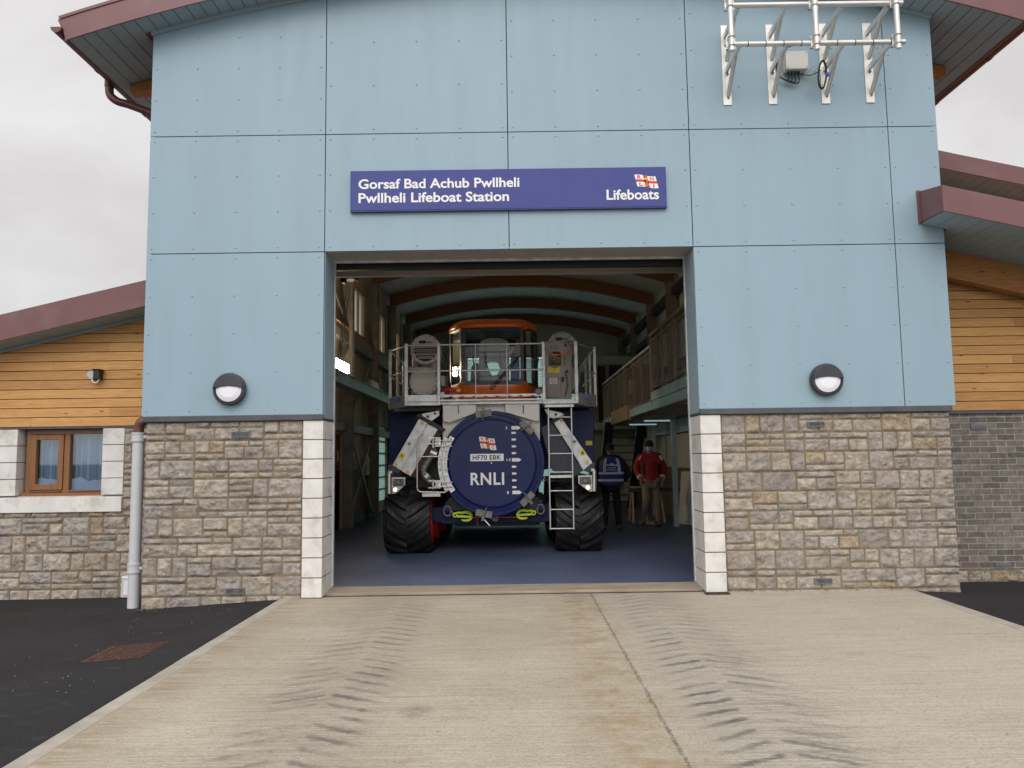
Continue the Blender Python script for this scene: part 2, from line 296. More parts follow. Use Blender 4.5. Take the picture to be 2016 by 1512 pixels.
# ------------------------------------------------------------------ mesh builder
class MB:
    def __init__(s): s.v = []; s.f = []; s.mi = []; s.sm = []; s.c = []
    def add(s, vs, fs, mi=0, sm=False, col=(1, 1, 1)):
        o = len(s.v); s.v += [Vector(p) for p in vs]
        for f in fs: s.f.append([i+o for i in f]); s.mi.append(mi); s.sm.append(sm); s.c.append(col)
        return s
    def box(s, x0, x1, y0, y1, z0, z1, mi=0, col=(1, 1, 1)):
        return s.add([(x0,y0,z0),(x1,y0,z0),(x1,y1,z0),(x0,y1,z0),(x0,y0,z1),(x1,y0,z1),(x1,y1,z1),(x0,y1,z1)],
                     [(0,3,2,1),(4,5,6,7),(0,1,5,4),(1,2,6,5),(2,3,7,6),(3,0,4,7)], mi, False, col)
    def obox(s, c, u, v, w, mi=0, col=(1, 1, 1)):
        c, u, v, w = map(Vector, (c, u, v, w))
        P = [c+a*u+b*v+d*w for d in (-1, 1) for a, b in ((-1,-1),(1,-1),(1,1),(-1,1))]
        return s.add(P, [(0,3,2,1),(4,5,6,7),(0,1,5,4),(1,2,6,5),(2,3,7,6),(3,0,4,7)], mi, False, col)
    def bar(s, p0, p1, w, h, side=None, mi=0, col=(1, 1, 1)):
        p0, p1 = Vector(p0), Vector(p1); d = p1-p0; L = d.length/2; d.normalize()
        a = Vector(side) if side is not None else Vector((0, 0, 1))
        if abs(d.dot(a.normalized())) > .97: a = Vector((1, 0, 0))
        u = a.cross(d).normalized(); v = d.cross(u).normalized()
        return s.obox((p0+p1)/2, d*L, u*w/2, v*h/2, mi, col)
    def cyl(s, p0, p1, r0, r1=None, n=16, cap=True, mi=0):
        p0, p1 = Vector(p0), Vector(p1); r1 = r0 if r1 is None else r1
        d = (p1-p0).normalized(); a = Vector((0, 0, 1)) if abs(d.z) < .9 else Vector((1, 0, 0))
        u = d.cross(a).normalized(); v = d.cross(u)
        ring = [(math.cos(2*math.pi*i/n), math.sin(2*math.pi*i/n)) for i in range(n)]
        A0 = [p0+(u*c+v*k)*r0 for c, k in ring]; A1 = [p1+(u*c+v*k)*r1 for c, k in ring]
        s.add(A0+A1, [(i, (i+1) % n, n+(i+1) % n, n+i) for i in range(n)], mi, True)
        if cap: s.add(A0, [tuple(range(n))[::-1]], mi); s.add(A1, [tuple(range(n))], mi)
        return s
    def tube(s, pts, r, n=8, mi=0, closed=False):
        pts = [Vector(p) for p in pts]; m = len(pts); rings = []; pu = None
        for i, p in enumerate(pts):
            if closed: d = pts[(i+1) % m]-pts[i-1]
            else: d = pts[min(i+1, m-1)]-pts[max(i-1, 0)]
            d.normalize()
            if pu is None:
                a = Vector((0, 0, 1)) if abs(d.z) < .9 else Vector((1, 0, 0)); u = d.cross(a).normalized()
            else: u = (pu-d*pu.dot(d)).normalized()
            pu = u; v = d.cross(u); rr = r[i] if isinstance(r, (list, tuple)) else r
            rings.append([p+(u*math.cos(2*math.pi*k/n)+v*math.sin(2*math.pi*k/n))*rr for k in range(n)])
        V = [p for g_ in rings for p in g_]; F = []
        for i in range(m if closed else m-1):
            j = (i+1) % m
            for k in range(n): F.append((i*n+k, i*n+(k+1) % n, j*n+(k+1) % n, j*n+k))
        s.add(V, F, mi, True)
        if not closed: s.add(rings[0], [tuple(range(n))[::-1]], mi); s.add(rings[-1], [tuple(range(n))], mi)
        return s
    def prism(s, poly, d, mi=0, col=(1, 1, 1)):
        poly = [Vector(p) for p in poly]; d = Vector(d); n = len(poly)
        F = [tuple(range(n)), tuple(range(2*n-1, n-1, -1))]+[(i, i+n, (i+1) % n+n, (i+1) % n) for i in range(n)]
        return s.add(poly+[p+d for p in poly], F, mi, False, col)
    def lathe(s, prof, c, n=48, mi=0, a0=0, a1=2*math.pi, sharp=True):
        """profile (radius, y) spun about the Y axis through c"""
        c = Vector(c); full = abs(a1-a0-2*math.pi) < 1e-6; k = n if full else n+1
        an = [a0+(a1-a0)*i/n for i in range(k)]
        for (r0, y0), (r1, y1) in zip(prof, prof[1:]):
            V = [c+Vector((r*math.cos(a), y, r*math.sin(a))) for r, y in ((r0, y0), (r1, y1)) for a in an]
            F = [(i, (i+1) % k, k+(i+1) % k, k+i) for i in range(n)]
            s.add(V, F, mi, True)
        return s
    def frame(s, o, u, v, outer, inner, depth, mi=0, both=True):
        """a flat ring between two equally long loops (2D in u, v), with depth"""
        o, u, v, d = Vector(o), Vector(u), Vector(v), Vector(depth); n = len(outer)
        P = [o+u*a+v*b for a, b in outer]; I = [o+u*a+v*b for a, b in inner]
        V = P+I+[p+d for p in P]+[p+d for p in I]; F = []
        for i in range(n):
            j = (i+1) % n
            F += [(i, j, n+j, n+i), (2*n+i, 3*n+i, 3*n+j, 2*n+j), (i, 2*n+i, 2*n+j, j), (n+i, n+j, 3*n+j, 3*n+i)]
        return s.add(V, F, mi)
    def dome(s, c, r, h, axis=(0, -1, 0), n=8, mi=0):
        c = Vector(c); d = Vector(axis).normalized(); a = Vector((0, 0, 1)) if abs(d.z) < .9 else Vector((1, 0, 0)); u = d.cross(a).normalized(); v = d.cross(u)
        r1 = [c+(u*math.cos(2*math.pi*k/n)+v*math.sin(2*math.pi*k/n))*r for k in range(n)]
        r2 = [c+d*h*.75+(u*math.cos(2*math.pi*k/n)+v*math.sin(2*math.pi*k/n))*r*.65 for k in range(n)]
        return s.add(r1+r2+[c+d*h], [(k, (k+1) % n, n+(k+1) % n, n+k) for k in range(n)]+[(n+k, n+(k+1) % n, 2*n) for k in range(n)], mi, True)
    def build(s, name, mats, parent=None, bevel=0, seg=2, loc=None):
        me = bpy.data.meshes.new(name)
        off = wloc(parent) if parent is not None else (Vector(loc) if loc is not None else Vector())
        me.from_pydata([tuple(p-off) for p in s.v], [], s.f)
        mats = mats if isinstance(mats, (list, tuple)) else [mats]
        for m_ in mats: me.materials.append(M[m_] if isinstance(m_, str) else m_)
        me.polygons.foreach_set('material_index', s.mi); me.polygons.foreach_set('use_smooth', s.sm)
        if any(c != (1, 1, 1) for c in s.c):
            at = me.attributes.new('Col', 'FLOAT_COLOR', 'CORNER'); buf = []
            for p, c in zip(me.polygons, s.c): buf += [c[0], c[1], c[2], 1]*p.loop_total
            at.data.foreach_set('color', buf)
        me.validate(); me.update()
        bm = bmesh.new(); bm.from_mesh(me); bmesh.ops.recalc_face_normals(bm, faces=bm.faces); bm.to_mesh(me); bm.free()
        o = bpy.data.objects.new(name, me); COL.objects.link(o)
        if parent is not None: o.parent = parent
        elif loc is not None: o.location = loc
        if bevel:
            b = o.modifiers.new('bevel', 'BEVEL'); b.width = bevel; b.segments = seg; b.limit_method = 'ANGLE'; b.angle_limit = R(35); b.harden_normals = False
        return o
def wloc(o):
    v = Vector()
    while o is not None: v += o.location; o = o.parent
    return v
def tag(o, label=None, cat=None, group=None, kind=None):
    for k, v in (('label', label), ('category', cat), ('group', group), ('kind', kind)):
        if v: o[k] = v
    return o
def thing(name, loc, label, cat, group=None):
    o = bpy.data.objects.new(name, None); COL.objects.link(o); o.location = loc; o.empty_display_size = .2
    return tag(o, label, cat, group)
def rrect(x0, x1, y0, y1, r, n=5):
    P = []
    for cx, cy, a in ((x1-r, y1-r, 0), (x0+r, y1-r, 90), (x0+r, y0+r, 180), (x1-r, y0+r, 270)):
        for k in range(n+1):
            t = R(a+90*k/n); P.append((cx+r*math.cos(t), cy+r*math.sin(t)))
    return P
def text_mesh(body, bold=0.0, space=1.0):
    cu = bpy.data.curves.new('t', 'FONT'); cu.body = body; cu.size = 1; cu.offset = bold; cu.space_character = space; cu.resolution_u = 4
    ob = bpy.data.objects.new('t', cu); COL.objects.link(ob); dg = bpy.context.evaluated_depsgraph_get(); dg.update()
    me = bpy.data.meshes.new_from_object(ob.evaluated_get(dg)); V = [v.co.copy() for v in me.vertices]; F = [tuple(p.vertices) for p in me.polygons]
    bpy.data.objects.remove(ob); bpy.data.curves.remove(cu); bpy.data.meshes.remove(me); return V, F
def put_text(mb, body, x0, x1, z0, z1, Y, bold=.0, mi=0, ux=(1, 0, 0), uz=(0, 0, 1), org=None, space=1.0):
    """letters fitted in the rectangle, facing the street"""
    V, F = text_mesh(body, bold, space)
    a0, a1 = min(v.x for v in V), max(v.x for v in V); b0, b1 = min(v.y for v in V), max(v.y for v in V)
    ux, uz = Vector(ux), Vector(uz); o = Vector(org) if org is not None else Vector((0, Y, 0))
    P = [o+ux*(x0+(v.x-a0)/(a1-a0)*(x1-x0))+uz*(z0+(v.y-b0)/(b1-b0)*(z1-z0)) for v in V]
    n = ux.cross(uz)*.0015
    mb.add(P, F, mi); return mb
def crv(pts, n=8):
    """Catmull-Rom through points"""
    P = [Vector(p) for p in pts]; P = [2*P[0]-P[1]]+P+[2*P[-1]-P[-2]]; out = []
    for i in range(1, len(P)-2):
        a, b, c, d = P[i-1:i+3]
        for k in range(n):
            t = k/n; out.append(.5*((2*b)+(c-a)*t+(2*a-5*b+4*c-d)*t*t+(3*b-a-3*c+d)*t**3))
    out.append(P[-2]); return out
def struct(mb, name, m_, **k): return tag(mb.build(name, m_, **k), kind='structure')
def flag_emblem(x0, x1, z0, z1, Y, parent, name='flag_emblem'):
    """red cross flag with four letters, a crown and an anchor, leaning to the right"""
    W, H = x1-x0, z1-z0; f = MB()
    def p(a, b, k): return (x0+W*(a*.88+.12*(1-b)), Y-k*.0015, z0+H*(b*.86+.14*(1-a)+.035*math.sin(a*6.3)))
    N = 12
    def patch(a0, a1, b0, b1, k, mi):
        V = []; n = max(2, int(N*(a1-a0))+1)
        for i in range(n+1):
            a = a0+(a1-a0)*i/n; V += [p(a, b0, k), p(a, b1, k)]
        f.add(V, [(2*i, 2*i+2, 2*i+3, 2*i+1) for i in range(n)], mi)
    patch(0, 1, 0, 1, 1, 0); patch(.40, .60, 0, 1, 2, 1); patch(0, 1, .40, .60, 2, 1)
    for ch, a, b in (('R', .2, .8), ('N', .8, .8), ('L', .2, .2), ('I', .8, .2)):
        c = Vector(p(a, b, 2)); w = W*(.05 if ch == 'I' else .15); h = H*.24
        put_text(f, ch, c.x-w/2, c.x+w/2, c.z-h/2, c.z+h/2, c.y, .03, 1)
    c = Vector(p(.5, .36, 4)); h = H*.2
    f.tube([c+Vector((0, 0, h)), c+Vector((0, 0, -h))], W*.014, 6, 2); f.tube([c+Vector((-W*.05, 0, h*.5)), c+Vector((W*.05, 0, h*.5))], W*.014, 6, 2)
    f.tube([c+Vector((W*.09*math.cos(t), 0, -h+h*.75*(1+math.sin(t)))) for t in [R(180+18*k) for k in range(11)]], W*.015, 6, 2)
    c = Vector(p(.5, .72, 4)); f.prism([c+Vector((W*a, 0, H*b)) for a, b in ((-.06, -.09), (.06, -.09), (.075, .06), (.035, .02), (0, .1), (-.035, .02), (-.075, .06))], (0, -.001, 0), 2)
    return f.build(name, ['decal_white', 'decal_red', 'decal_yellow'], parent)
# ------------------------------------------------------------------ world and sun
F = 8.8; XL, XR, OL, OR = -4.25, 5.08, -2.17, 2.15
JX = (-4.25, -2.17, -.01, 2.14, 4.50, 5.08)
w = bpy.data.worlds.new('World'); sc.world = w; w.use_nodes = True; t = w.node_tree; g = G(t); bg = t.nodes['Background']
SUN_EL, SUN_AZ = R(40), R(188)
sky = g.n('ShaderNodeTexSky', sky_type='NISHITA'); sky.sun_disc = False; sky.sun_elevation = SUN_EL; sky.sun_rotation = SUN_AZ; sky.air_density = 1.5; sky.dust_density = 4
hs = g.n('ShaderNodeHueSaturation'); hs.inputs['Saturation'].default_value = .12; hs.inputs['Value'].default_value = .35; g.put(hs.inputs['Color'], sky.outputs[0])
tc = g.n('ShaderNodeTexCoord'); d = tc.outputs['Generated']; dx, dy, dz = g.sep(d)
cl = g.noise(g.map(d, (1.4, 1.4, 3.2), (3.1, .4, 0)), 2.0, 6, .55, .6)
front = g.m('MAXIMUM', g.m('MULTIPLY', dy, -1), 0)
lum = g.m('ADD', g.m('MULTIPLY_ADD', g.m('MAXIMUM', dz, 0), 3.4, 5.9), g.m('MULTIPLY', front, 7.8))
cc = g.mix(g.ramp(cl, [(.36, 0), (.66, 1)]), (.84, .81, .82), (1.04, 1.03, 1.035))
vm = g.n('ShaderNodeVectorMath', operation='SCALE'); g.put(vm.inputs[0], cc); g.put(vm.inputs['Scale'], lum)
ov = g.mix(.85, hs.outputs[0], vm.outputs[0])
g.put(bg.inputs['Color'], ov); bg.inputs['Strength'].default_value = .13
sd = bpy.data.lights.new('sun', 'SUN'); sun = bpy.data.objects.new('sun', sd); COL.objects.link(sun); sd.energy = 1.0; sd.angle = R(40); sd.color = (1, .965, .92)
sun.rotation_euler = (R(90)-SUN_EL, 0, R(180)-SUN_AZ+R(180)+R(0)); sun.location = (0, -20, 30)
sun.rotation_euler = Vector((math.sin(SUN_AZ)*math.cos(SUN_EL), math.cos(SUN_AZ)*math.cos(SUN_EL), math.sin(SUN_EL))).to_track_quat('Z', 'Y').to_euler()
sc.view_settings.view_transform = 'Standard'; sc.view_settings.look = 'None'; sc.view_settings.exposure = 0; sc.view_settings.gamma = 1
# ------------------------------------------------------------------ ground
def gz(px, py, z):
    d = q(px, py, 1)-Vector((0, 0, CAMZ)); return Vector((0, 0, CAMZ))+d*((z-CAMZ)/d.z)
AZ = -.05; KL0, KL1, KR0, KR1 = -2.64, -2.52, 4.36, 4.48
b = MB(); b.box(-900, 900, -900, 900, -.5, -.30); struct(b, 'ground', 'ground')
b = MB(); b.box(KL1, KR0, -14, 8.96, -.3, AZ); struct(b, 'concrete_apron', 'concrete')
def sheet(xs, y0, y1, name):
    b = MB(); n = len(xs); V = []
    for x, z in xs: V += [(x, y0, z), (x, y1, z)]
    b.add(V, [(2*i, 2*i+2, 2*i+3, 2*i+1) for i in range(n-1)], 0, True); return struct(b, name, 'tarmac')
sheet([(KL0, AZ-.006), (-3.0, -.075), (-3.6, -.115), (-4.25, -.15), (-6, -.165), (-40, -.2)], -40, 9.9, 'tarmac')
sheet([(KR1, AZ-.006), (5.03, -.09), (5.6, -.11), (40, -.2)], -40, 9.9, 'tarmac')
sheet([(-40, -.22), (40, -.22)], -60, -13.9, 'tarmac')
for x0, x1 in ((KL0, KL1), (KR0, KR1)):
    b = MB(); rr = random.Random(3); y = -14
    while y < 8.95:
        L = min(.914, 8.95-y); b.box(x0, x1, y+.003, y+L-.003, -.3, AZ+.003+rr.uniform(-.001, .001)); y += .914
    struct(b, 'kerb', 'kerb', bevel=.004)
b = MB(); b.prism([(OL, 9.3, 0), (OL, 9.06, -.02), (OL, 8.99, -.028), (OL, 8.97, -.3), (OL, 9.3, -.3)], (OR-OL, 0, 0)); struct(b, 'threshold', 'sandstone', bevel=.006)
b = MB(); b.box(-3.95, 4.55, 9.3, 31, -.2, 0); struct(b, 'floor', 'floor')
# ------------------------------------------------------------------ stone work
def rubble(b, x0, x1, z0, z1, Y, seed, holes=(), h=.073, wc=.056, dens=.0125, dep=.028):
    """random squared rock-faced stones between x0..x1 and z0..z1, face looking at -Y"""
    rr = random.Random(seed); nx = max(1, round((x1-x0)/wc)); nz = max(1, round((z1-z0)/h)); wc = (x1-x0)/nx; h = (z1-z0)/nz
    occ = [[False]*nx for _ in range(nz)]
    for a0, a1, c0, c1 in holes:
        for j in range(nz):
            for i in range(nx):
                X, Z = x0+(i+.5)*wc, z0+(j+.5)*h
                if a0 < X < a1 and c0 < Z < c1: occ[j][i] = True
    def fit(i, j, W, H):
        return i+W <= nx and j+H <= nz and all(not occ[jj][ii] for jj in range(j, j+H) for ii in range(i, i+W))
    cells = []
    def run_fill(j, H, i0, i1, lo, hi):
        """stones of H rows whose top row is j, filling the free columns i0..i1"""
        i = i0
        while i < i1:
            if any(occ[jj][i] for jj in range(j-H+1, j+1)):
                for jj in range(j-H+1, j+1):
                    if not occ[jj][i]:
                        k_ = i
                        while k_ < i1 and not occ[jj][k_] and k_-i < 5 and any(occ[q_][k_] for q_ in range(j-H+1, j+1)): k_ += 1
                        cells.append((i, jj, k_-i, 1))
                        for ii in range(i, k_): occ[jj][ii] = True
                i += 1; continue
            run = 0
            while i+run < i1 and not any(occ[jj][i+run] for jj in range(j-H+1, j+1)): run += 1
            W = rr.randint(lo, hi)
            if run-W < 3: W = run if run <= hi+1 else run//2
            cells.append((i, j, W, H))
            for jj in range(j-H+1, j+1):
                for ii in range(i, i+W): occ[jj][ii] = True
            i += W
    j = nz-1
    while j >= 0:
        B_ = min(3, j+1); i = 0
        while i < nx:
            seg = min(rr.randint(5, 11), nx-i); seg = nx-i if nx-i-seg < 4 else seg; k = rr.random()
            if B_ < 3: run_fill(j, B_, i, i+seg, 4, 7)
            elif k < .42: run_fill(j, 3, i, i+seg, 3, 6)
            elif k < .70: run_fill(j, 1, i, i+seg, 4, 8); run_fill(j-1, 2, i, i+seg, 3, 6)
            elif k < .94: run_fill(j, 2, i, i+seg, 3, 6); run_fill(j-2, 1, i, i+seg, 4, 8)
            else:
                for d_ in range(3): run_fill(j-d_, 1, i, i+seg, 4, 8)
            i += seg
        j -= B_
    for i, j, W, H in cells:
        if W > 0:
            gp = .0045; a0, a1, c0, c1 = x0+i*wc+gp, x0+(i+W)*wc-gp, z0+(j-H+1)*h+gp, z0+(j+1)*h-gp
            k = rr.random(); lum = rr.uniform(.86, 1.14)
            col = (.39, .358, .326) if k < .6 else (.435, .39, .335) if k < .965 else (.40, .325, .24)
            col = tuple(c*lum for c in col); off = Vector((rr.uniform(0, 99), rr.uniform(0, 99), rr.uniform(0, 99))); pr = rr.uniform(.55, 1.25)*dep
            tx, tz = rr.uniform(-.35, .35), rr.uniform(-.3, .45)
            mx = max(3, int((a1-a0)/dens)+1); mz = max(3, int((c1-c0)/dens)+1); V = []
            for n_ in range(mz+1):
                for m_ in range(mx+1):
                    u, v = m_/mx, n_/mz; X, Z = a0+(a1-a0)*u, c0+(c1-c0)*v
                    e = min(u*(a1-a0), (1-u)*(a1-a0), v*(c1-c0), (1-v)*(c1-c0)); ed = min(1, e/.018)**.5
                    nn = noise.fractal(Vector((X*11, Z*11, 0))+off, .8, 2.1, 4); rg = abs(noise.noise(Vector((X*6, Z*9, 3))+off))
                    y = Y-.002-ed*pr*(.65+tx*(u-.5)+tz*(v-.5)*-1)-ed*(.016*nn+.034*(rg-.2)+.024*abs(noise.noise(Vector((X*23, Z*29, 5))+off)))
                    y = min(y, Y-.004-ed*.009)
                    jit = .003 if e == 0 else .0; V.append((X+noise.noise(Vector((Z*20, X*20, 7)))*jit, y, Z+noise.noise(Vector((X*20, Z*20, 1)))*jit))
            Fc = [(n_*(mx+1)+m_, n_*(mx+1)+m_+1, (n_+1)*(mx+1)+m_+1, (n_+1)*(mx+1)+m_) for n_ in range(mz) for m_ in range(mx)]
            o = len(V); rim = [m_ for m_ in range(mx+1)]+[(n_*(mx+1)+mx) for n_ in range(1, mz+1)]+[mz*(mx+1)+m_ for m_ in range(mx-1, -1, -1)]+[n_*(mx+1) for n_ in range(mz-1, 0, -1)]
            V += [(V[r_][0], Y+.012, V[r_][2]) for r_ in rim]; n = len(rim)
            Fc += [(rim[k_], o+k_, o+(k_+1) % n, rim[(k_+1) % n]) for k_ in range(n)]
            b.add(V, Fc, 0, True, col)
def planks(b, x0, x1, z0, z1, Y, top=None, hgt=.118, seed=1, th=.02, mi=0):
    """horizontal cladding boards, butt joints here and there; top(x) cuts the upper edge"""
    rr = random.Random(seed); z = z0
    while z < z1:
        cuts = [x0]; x = x0+rr.uniform(1.5, 4.6)
        while x < x1-.5: cuts.append(x); x += rr.uniform(2.8, 5)
        cuts.append(x1)
        for a, c in zip(cuts, cuts[1:]):
            col = (rr.random(), rr.random(), rr.random()); e = .0015
            zt = z+hgt-.009; P = [(a+e, Y, z), (c-e, Y, z)]
            if top is None: P += [(c-e, Y, min(zt, z1)), (a+e, Y, min(zt, z1))]
            else:
                ta, tcn = top(a), top(c)
                if ta <= z+.01 and tcn <= z+.01: continue
                if tcn <= z or ta <= z:   # the slope crosses the bottom edge
                    xz = a+(c-a)*(z-ta)/(tcn-ta); P = [(a+e, Y, z), (xz, Y, z)] if ta > z else [(xz, Y, z), (c-e, Y, z)]
                    lo, hi = (a, xz) if ta > z else (xz, c)
                else: lo, hi = a, c
                xs = sorted({lo+e, hi-e} | {lo+(hi-lo)*k/12 for k in range(1, 12)}, reverse=True)
                P = P[:2]+[(x_, Y, max(z+.001, min(zt, top(x_)))) for x_ in xs]
            nv = len(P); b.add(P+[(p[0], p[1]+th, p[2]) for p in P], [tuple(range(nv)), tuple(range(2*nv-1, nv-1, -1))]+[(k, k+nv, (k+1) % nv+nv, (k+1) % nv) for k in range(nv)], mi, False, col)
        z += hgt
# ------------------------------------------------------------------ the boathouse
BH = thing('boathouse', (.42, 8.8, 0), 'tall pale blue panelled boathouse with a wide open vehicle doorway and stone base', 'building')
XC, ZC, RR = .56, 7.325, 17.0
def arc(x): return ZC-(x-XC)**2/(2*RR)
def arcpts(x0, x1, n, off=0):
    P = []
    for i in range(n+1):
        x = x0+(x1-x0)*i/n; s = -(x-XC)/RR; L = math.hypot(1, s); P.append((x-off*s/L, arc(x)+off/L))
    return P
ROWS = [(2.02, 3.92), (3.92, 5.34), (5.34, None)]
gap = .005
def rivets(x0, x1, z0, z1):
    out = []; nx = max(1, round((x1-x0)/.54)); nz = max(2, round((z1-z0)/.5))
    for j in range(nz+1):
        for i in range(nx+1):
            out.append((x0+.055+(x1-x0-.11)*i/nx, z0+.06+(z1-z0-.12)*j/nz))
    return out
for i in range(5):
    for r_, (z0, z1) in enumerate(ROWS):
        if r_ == 0 and i in (1, 2): continue
        x0, x1 = JX[i]+(gap if i else 0), JX[i+1]-(gap if i < 4 else 0); b = MB()
        if z1 is None:
            n = 14; P = [(x0, F, z0+gap), (x1, F, z0+gap)]+[(x1+(x0-x1)*k/n, F, arc(x1+(x0-x1)*k/n)-.004) for k in range(n+1)]
            b.prism(P, (0, .02, 0)); zt = min(arc(x0), arc(x1))
        else: b.box(x0, x1, F, F+.02, z0+(gap if r_ else 0), z1-gap); zt = z1
        p = b.build('cladding_panel', 'blue_panel', BH, bevel=.0015)
        v = MB()
        for X, Z in rivets(x0, x1, z0, zt if z1 else zt-.02):
            if Z < arc(X)-.05: v.dome((X, F-.0005, Z), .0125, .0085)
        v.build('rivets', 'blue_return', p)
b = MB(); b.box(XL+.03, OL-.012, F+.045, 9.28, 1.98, 6.6); b.box(OR+.012, XR-.03, F+.045, 9.28, 1.98, 6.6)
b.box(XL+.05, OL-.02, F+.09, 9.28, -.25, 1.98); b.box(OR+.02, XR-.06, F+.09, 9.28, -.25, 1.98)
n = 24; b.prism([(OL-.012, F+.04, 3.95), (OR+.012, F+.04, 3.95)]+[(OR+.012+(OL-OR-.024)*k/n, F+.04, arc(OR+.012+(OL-OR-.024)*k/n)-.03) for k in range(n+1)], (0, .43, 0))
b.build('front_wall', 'backing', BH)
for x0, x1 in ((OL-.001, OL+.006), (OR-.006, OR+.001)):
    b = MB(); b.box(x0, x1, F+.022, 9.3, 1.98, 3.935); p = b.build('reveal_panel', 'blue_return', BH, bevel=.001)
    v = MB(); sx = 1 if x0 < 0 else -1; X = x1 if x0 < 0 else x0
    for k in range(5):
        for Y in (F+.06, 9.25): v.dome((X, Y, 2.08+k*.44), .0105, .006, (sx, 0, 0))
    v.build('rivets', 'blue_return', p)
b = MB(); b.box(OL, OR, F+.022, 9.27, 3.935, 3.955); b.build('head_lining', 'head_grey', BH)
b = MB(); b.box(OL, OR, 9.272, 9.30, 3.905, 3.935); b.build('head_trim', 'galv', BH)
b = MB(); b.box(OL-.25, OR+.25, 9.42, 9.50, q(1008, 527, 9.42).z, 4.2); b.build('head_seal', 'black', BH)
b = MB(); b.box(OL-.45, OR+.45, 10.35, 10.42, q(1008, 540, 10.35).z, 5.4); b.build('raised_door', 'head_grey', BH, bevel=.004)
for x0, x1 in ((OL-.03, OL+.012), (OR-.012, OR+.03)):
    b = MB(); b.box(x0, x1, 9.302, 9.36, 0, 3.93); b.build('door_guide', 'galv', BH, bevel=.003)
b = MB(); b.box(XL+.02, OL+.004, F-.012, F+.06, 1.955, 2.019); b.box(OL-.03, OL+.008, F+.06, 9.3, 1.955, 1.979); b.build('lead_flashing', 'lead', BH, bevel=.006)
b = MB(); b.box(OR-.004, XR-.045, F-.012, F+.06, 1.955, 2.019); b.box(OR-.008, OR+.03, F+.06, 9.3, 1.955, 1.979)
b.build('lead_flashing', 'lead', BH, bevel=.006)
# stone piers
air = [q(x, y, F) for x, y in ((455, 850), (492, 861), (443, 1159), (480, 1170), (1590, 830), (1625, 840), (1604, 1139), (1640, 1150))]
def hole(a, c): return (a.x-.01, c.x+.01, c.z-.01, a.z+.01)
for k, (x0, x1) in enumerate(((-4.215, -2.405), (2.39, 5.025))):
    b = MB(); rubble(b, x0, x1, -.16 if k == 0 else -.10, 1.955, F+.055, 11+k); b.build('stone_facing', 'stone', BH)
    b = MB(); b.box(x0-.001 if k else x0+.01, x1-.01 if k else x1+.001, F+.046, F+.09, -.25, 1.953); b.build('mortar_bed', 'mortar', BH)
for k, (x0, x1) in enumerate(((-2.398, OL), (OR, 2.383))):
    b = MB(); n = 9; hh = (1.953+.045)/n
    for j in range(n): b.box(x0, x1, F+.012, 9.298, -.045+j*hh+.0055, -.045+(j+1)*hh-.0055)
    b.build('quoins', 'quoin', BH, bevel=.004)
    b = MB(); b.box(x0+(.006 if k else 0), x1-(.006 if k == 0 else 0), F+.02, 9.29, -.2, 1.95)
    b.build('quoin_joints', 'joint_dirt', BH)
for a, c in zip(air[::2], air[1::2]):
    b = MB(); b.frame((0, F+.005, 0), (1, 0, 0), (0, 0, 1), [(a.x, c.z), (c.x, c.z), (c.x, a.z), (a.x, a.z)], [(a.x+.012, c.z+.01), (c.x-.012, c.z+.01), (c.x-.012, a.z-.01), (a.x+.012, a.z-.01)], (0, .05, 0))
    for k in range(3): z = c.z+.016+k*.014; b.box(a.x+.012, c.x-.012, F+.01, F+.03, z, z+.006)
    b.box(a.x+.005, c.x-.005, F+.035, F+.05, c.z+.004, a.z-.004); b.build('air_brick', 'air_vent', BH)
# roof
EL, ER, YF = -5.10, 6.02, 8.46
def ribbon(pts0, pts1, Y0, Y1):
    P = [(x, Y0, z) for x, z in pts0]+[(x, Y0, z) for x, z in pts1[::-1]]; return P
b = MB(); lo, hi = arcpts(EL, ER, 40, .01), arcpts(EL-.03, ER+.03, 40, .27)
for k in range(40): b.prism([(lo[k][0], YF+.02, lo[k][1]), (lo[k+1][0], YF+.02, lo[k+1][1]), (hi[k+1][0], YF+.02, hi[k+1][1]), (hi[k][0], YF+.02, hi[k][1])], (0, 22.5, 0))
b.build('roof', 'mauve', BH)
b = MB(); ns = 6
for s_ in range(ns):
    a0, a1 = EL+(ER-EL)*s_/ns, EL+(ER-EL)*(s_+1)/ns; lo, hi = arcpts(a0, a1, 8, -.015), arcpts(a0, a1, 8, .25); y = YF-.003*(s_ % 2)
    for k in range(8): b.prism([(lo[k][0], y, lo[k][1]), (lo[k+1][0], y, lo[k+1][1]), (hi[k+1][0], y, hi[k+1][1]), (hi[k][0], y, hi[k][1])], (0, .018, 0))
lo, hi = arcpts(EL, ER, 40, .25), arcpts(EL, ER, 40, .285)
for k in range(40): b.prism([(lo[k][0], YF-.012, lo[k][1]), (lo[k+1][0], YF-.012, lo[k+1][1]), (hi[k+1][0], YF-.012, hi[k+1][1]), (hi[k][0], YF-.012, hi[k][1])], (0, .06, 0))
b.build('fascia', 'mauve', BH)
b = MB(); x = EL+.02
while x < ER-.03:
    x1 = min(x+.138, ER-.02)
    far = 24 if (x1 < XL-.02 or x > XR+.02) else F-.03
    P = [(x, YF+.02, arc(x)-.002), (x1, YF+.02, arc(x1)-.002), (x1, YF+.02, arc(x1)+.012), (x, YF+.02, arc(x)+.012)]
    b.prism(P, (0, far-YF-.02, 0)); x += .15
b.build('soffit', 'soffit', BH)
b = MB(); lo, hi = arcpts(XL-.02, XR+.02, 40, -.05), arcpts(XL-.02, XR+.02, 40, -.003)
for k in range(40): b.prism([(lo[k][0], F-.035, lo[k][1]), (lo[k+1][0], F-.035, lo[k+1][1]), (hi[k+1][0], F-.035, hi[k+1][1]), (hi[k][0], F-.035, hi[k][1])], (0, .034, 0))
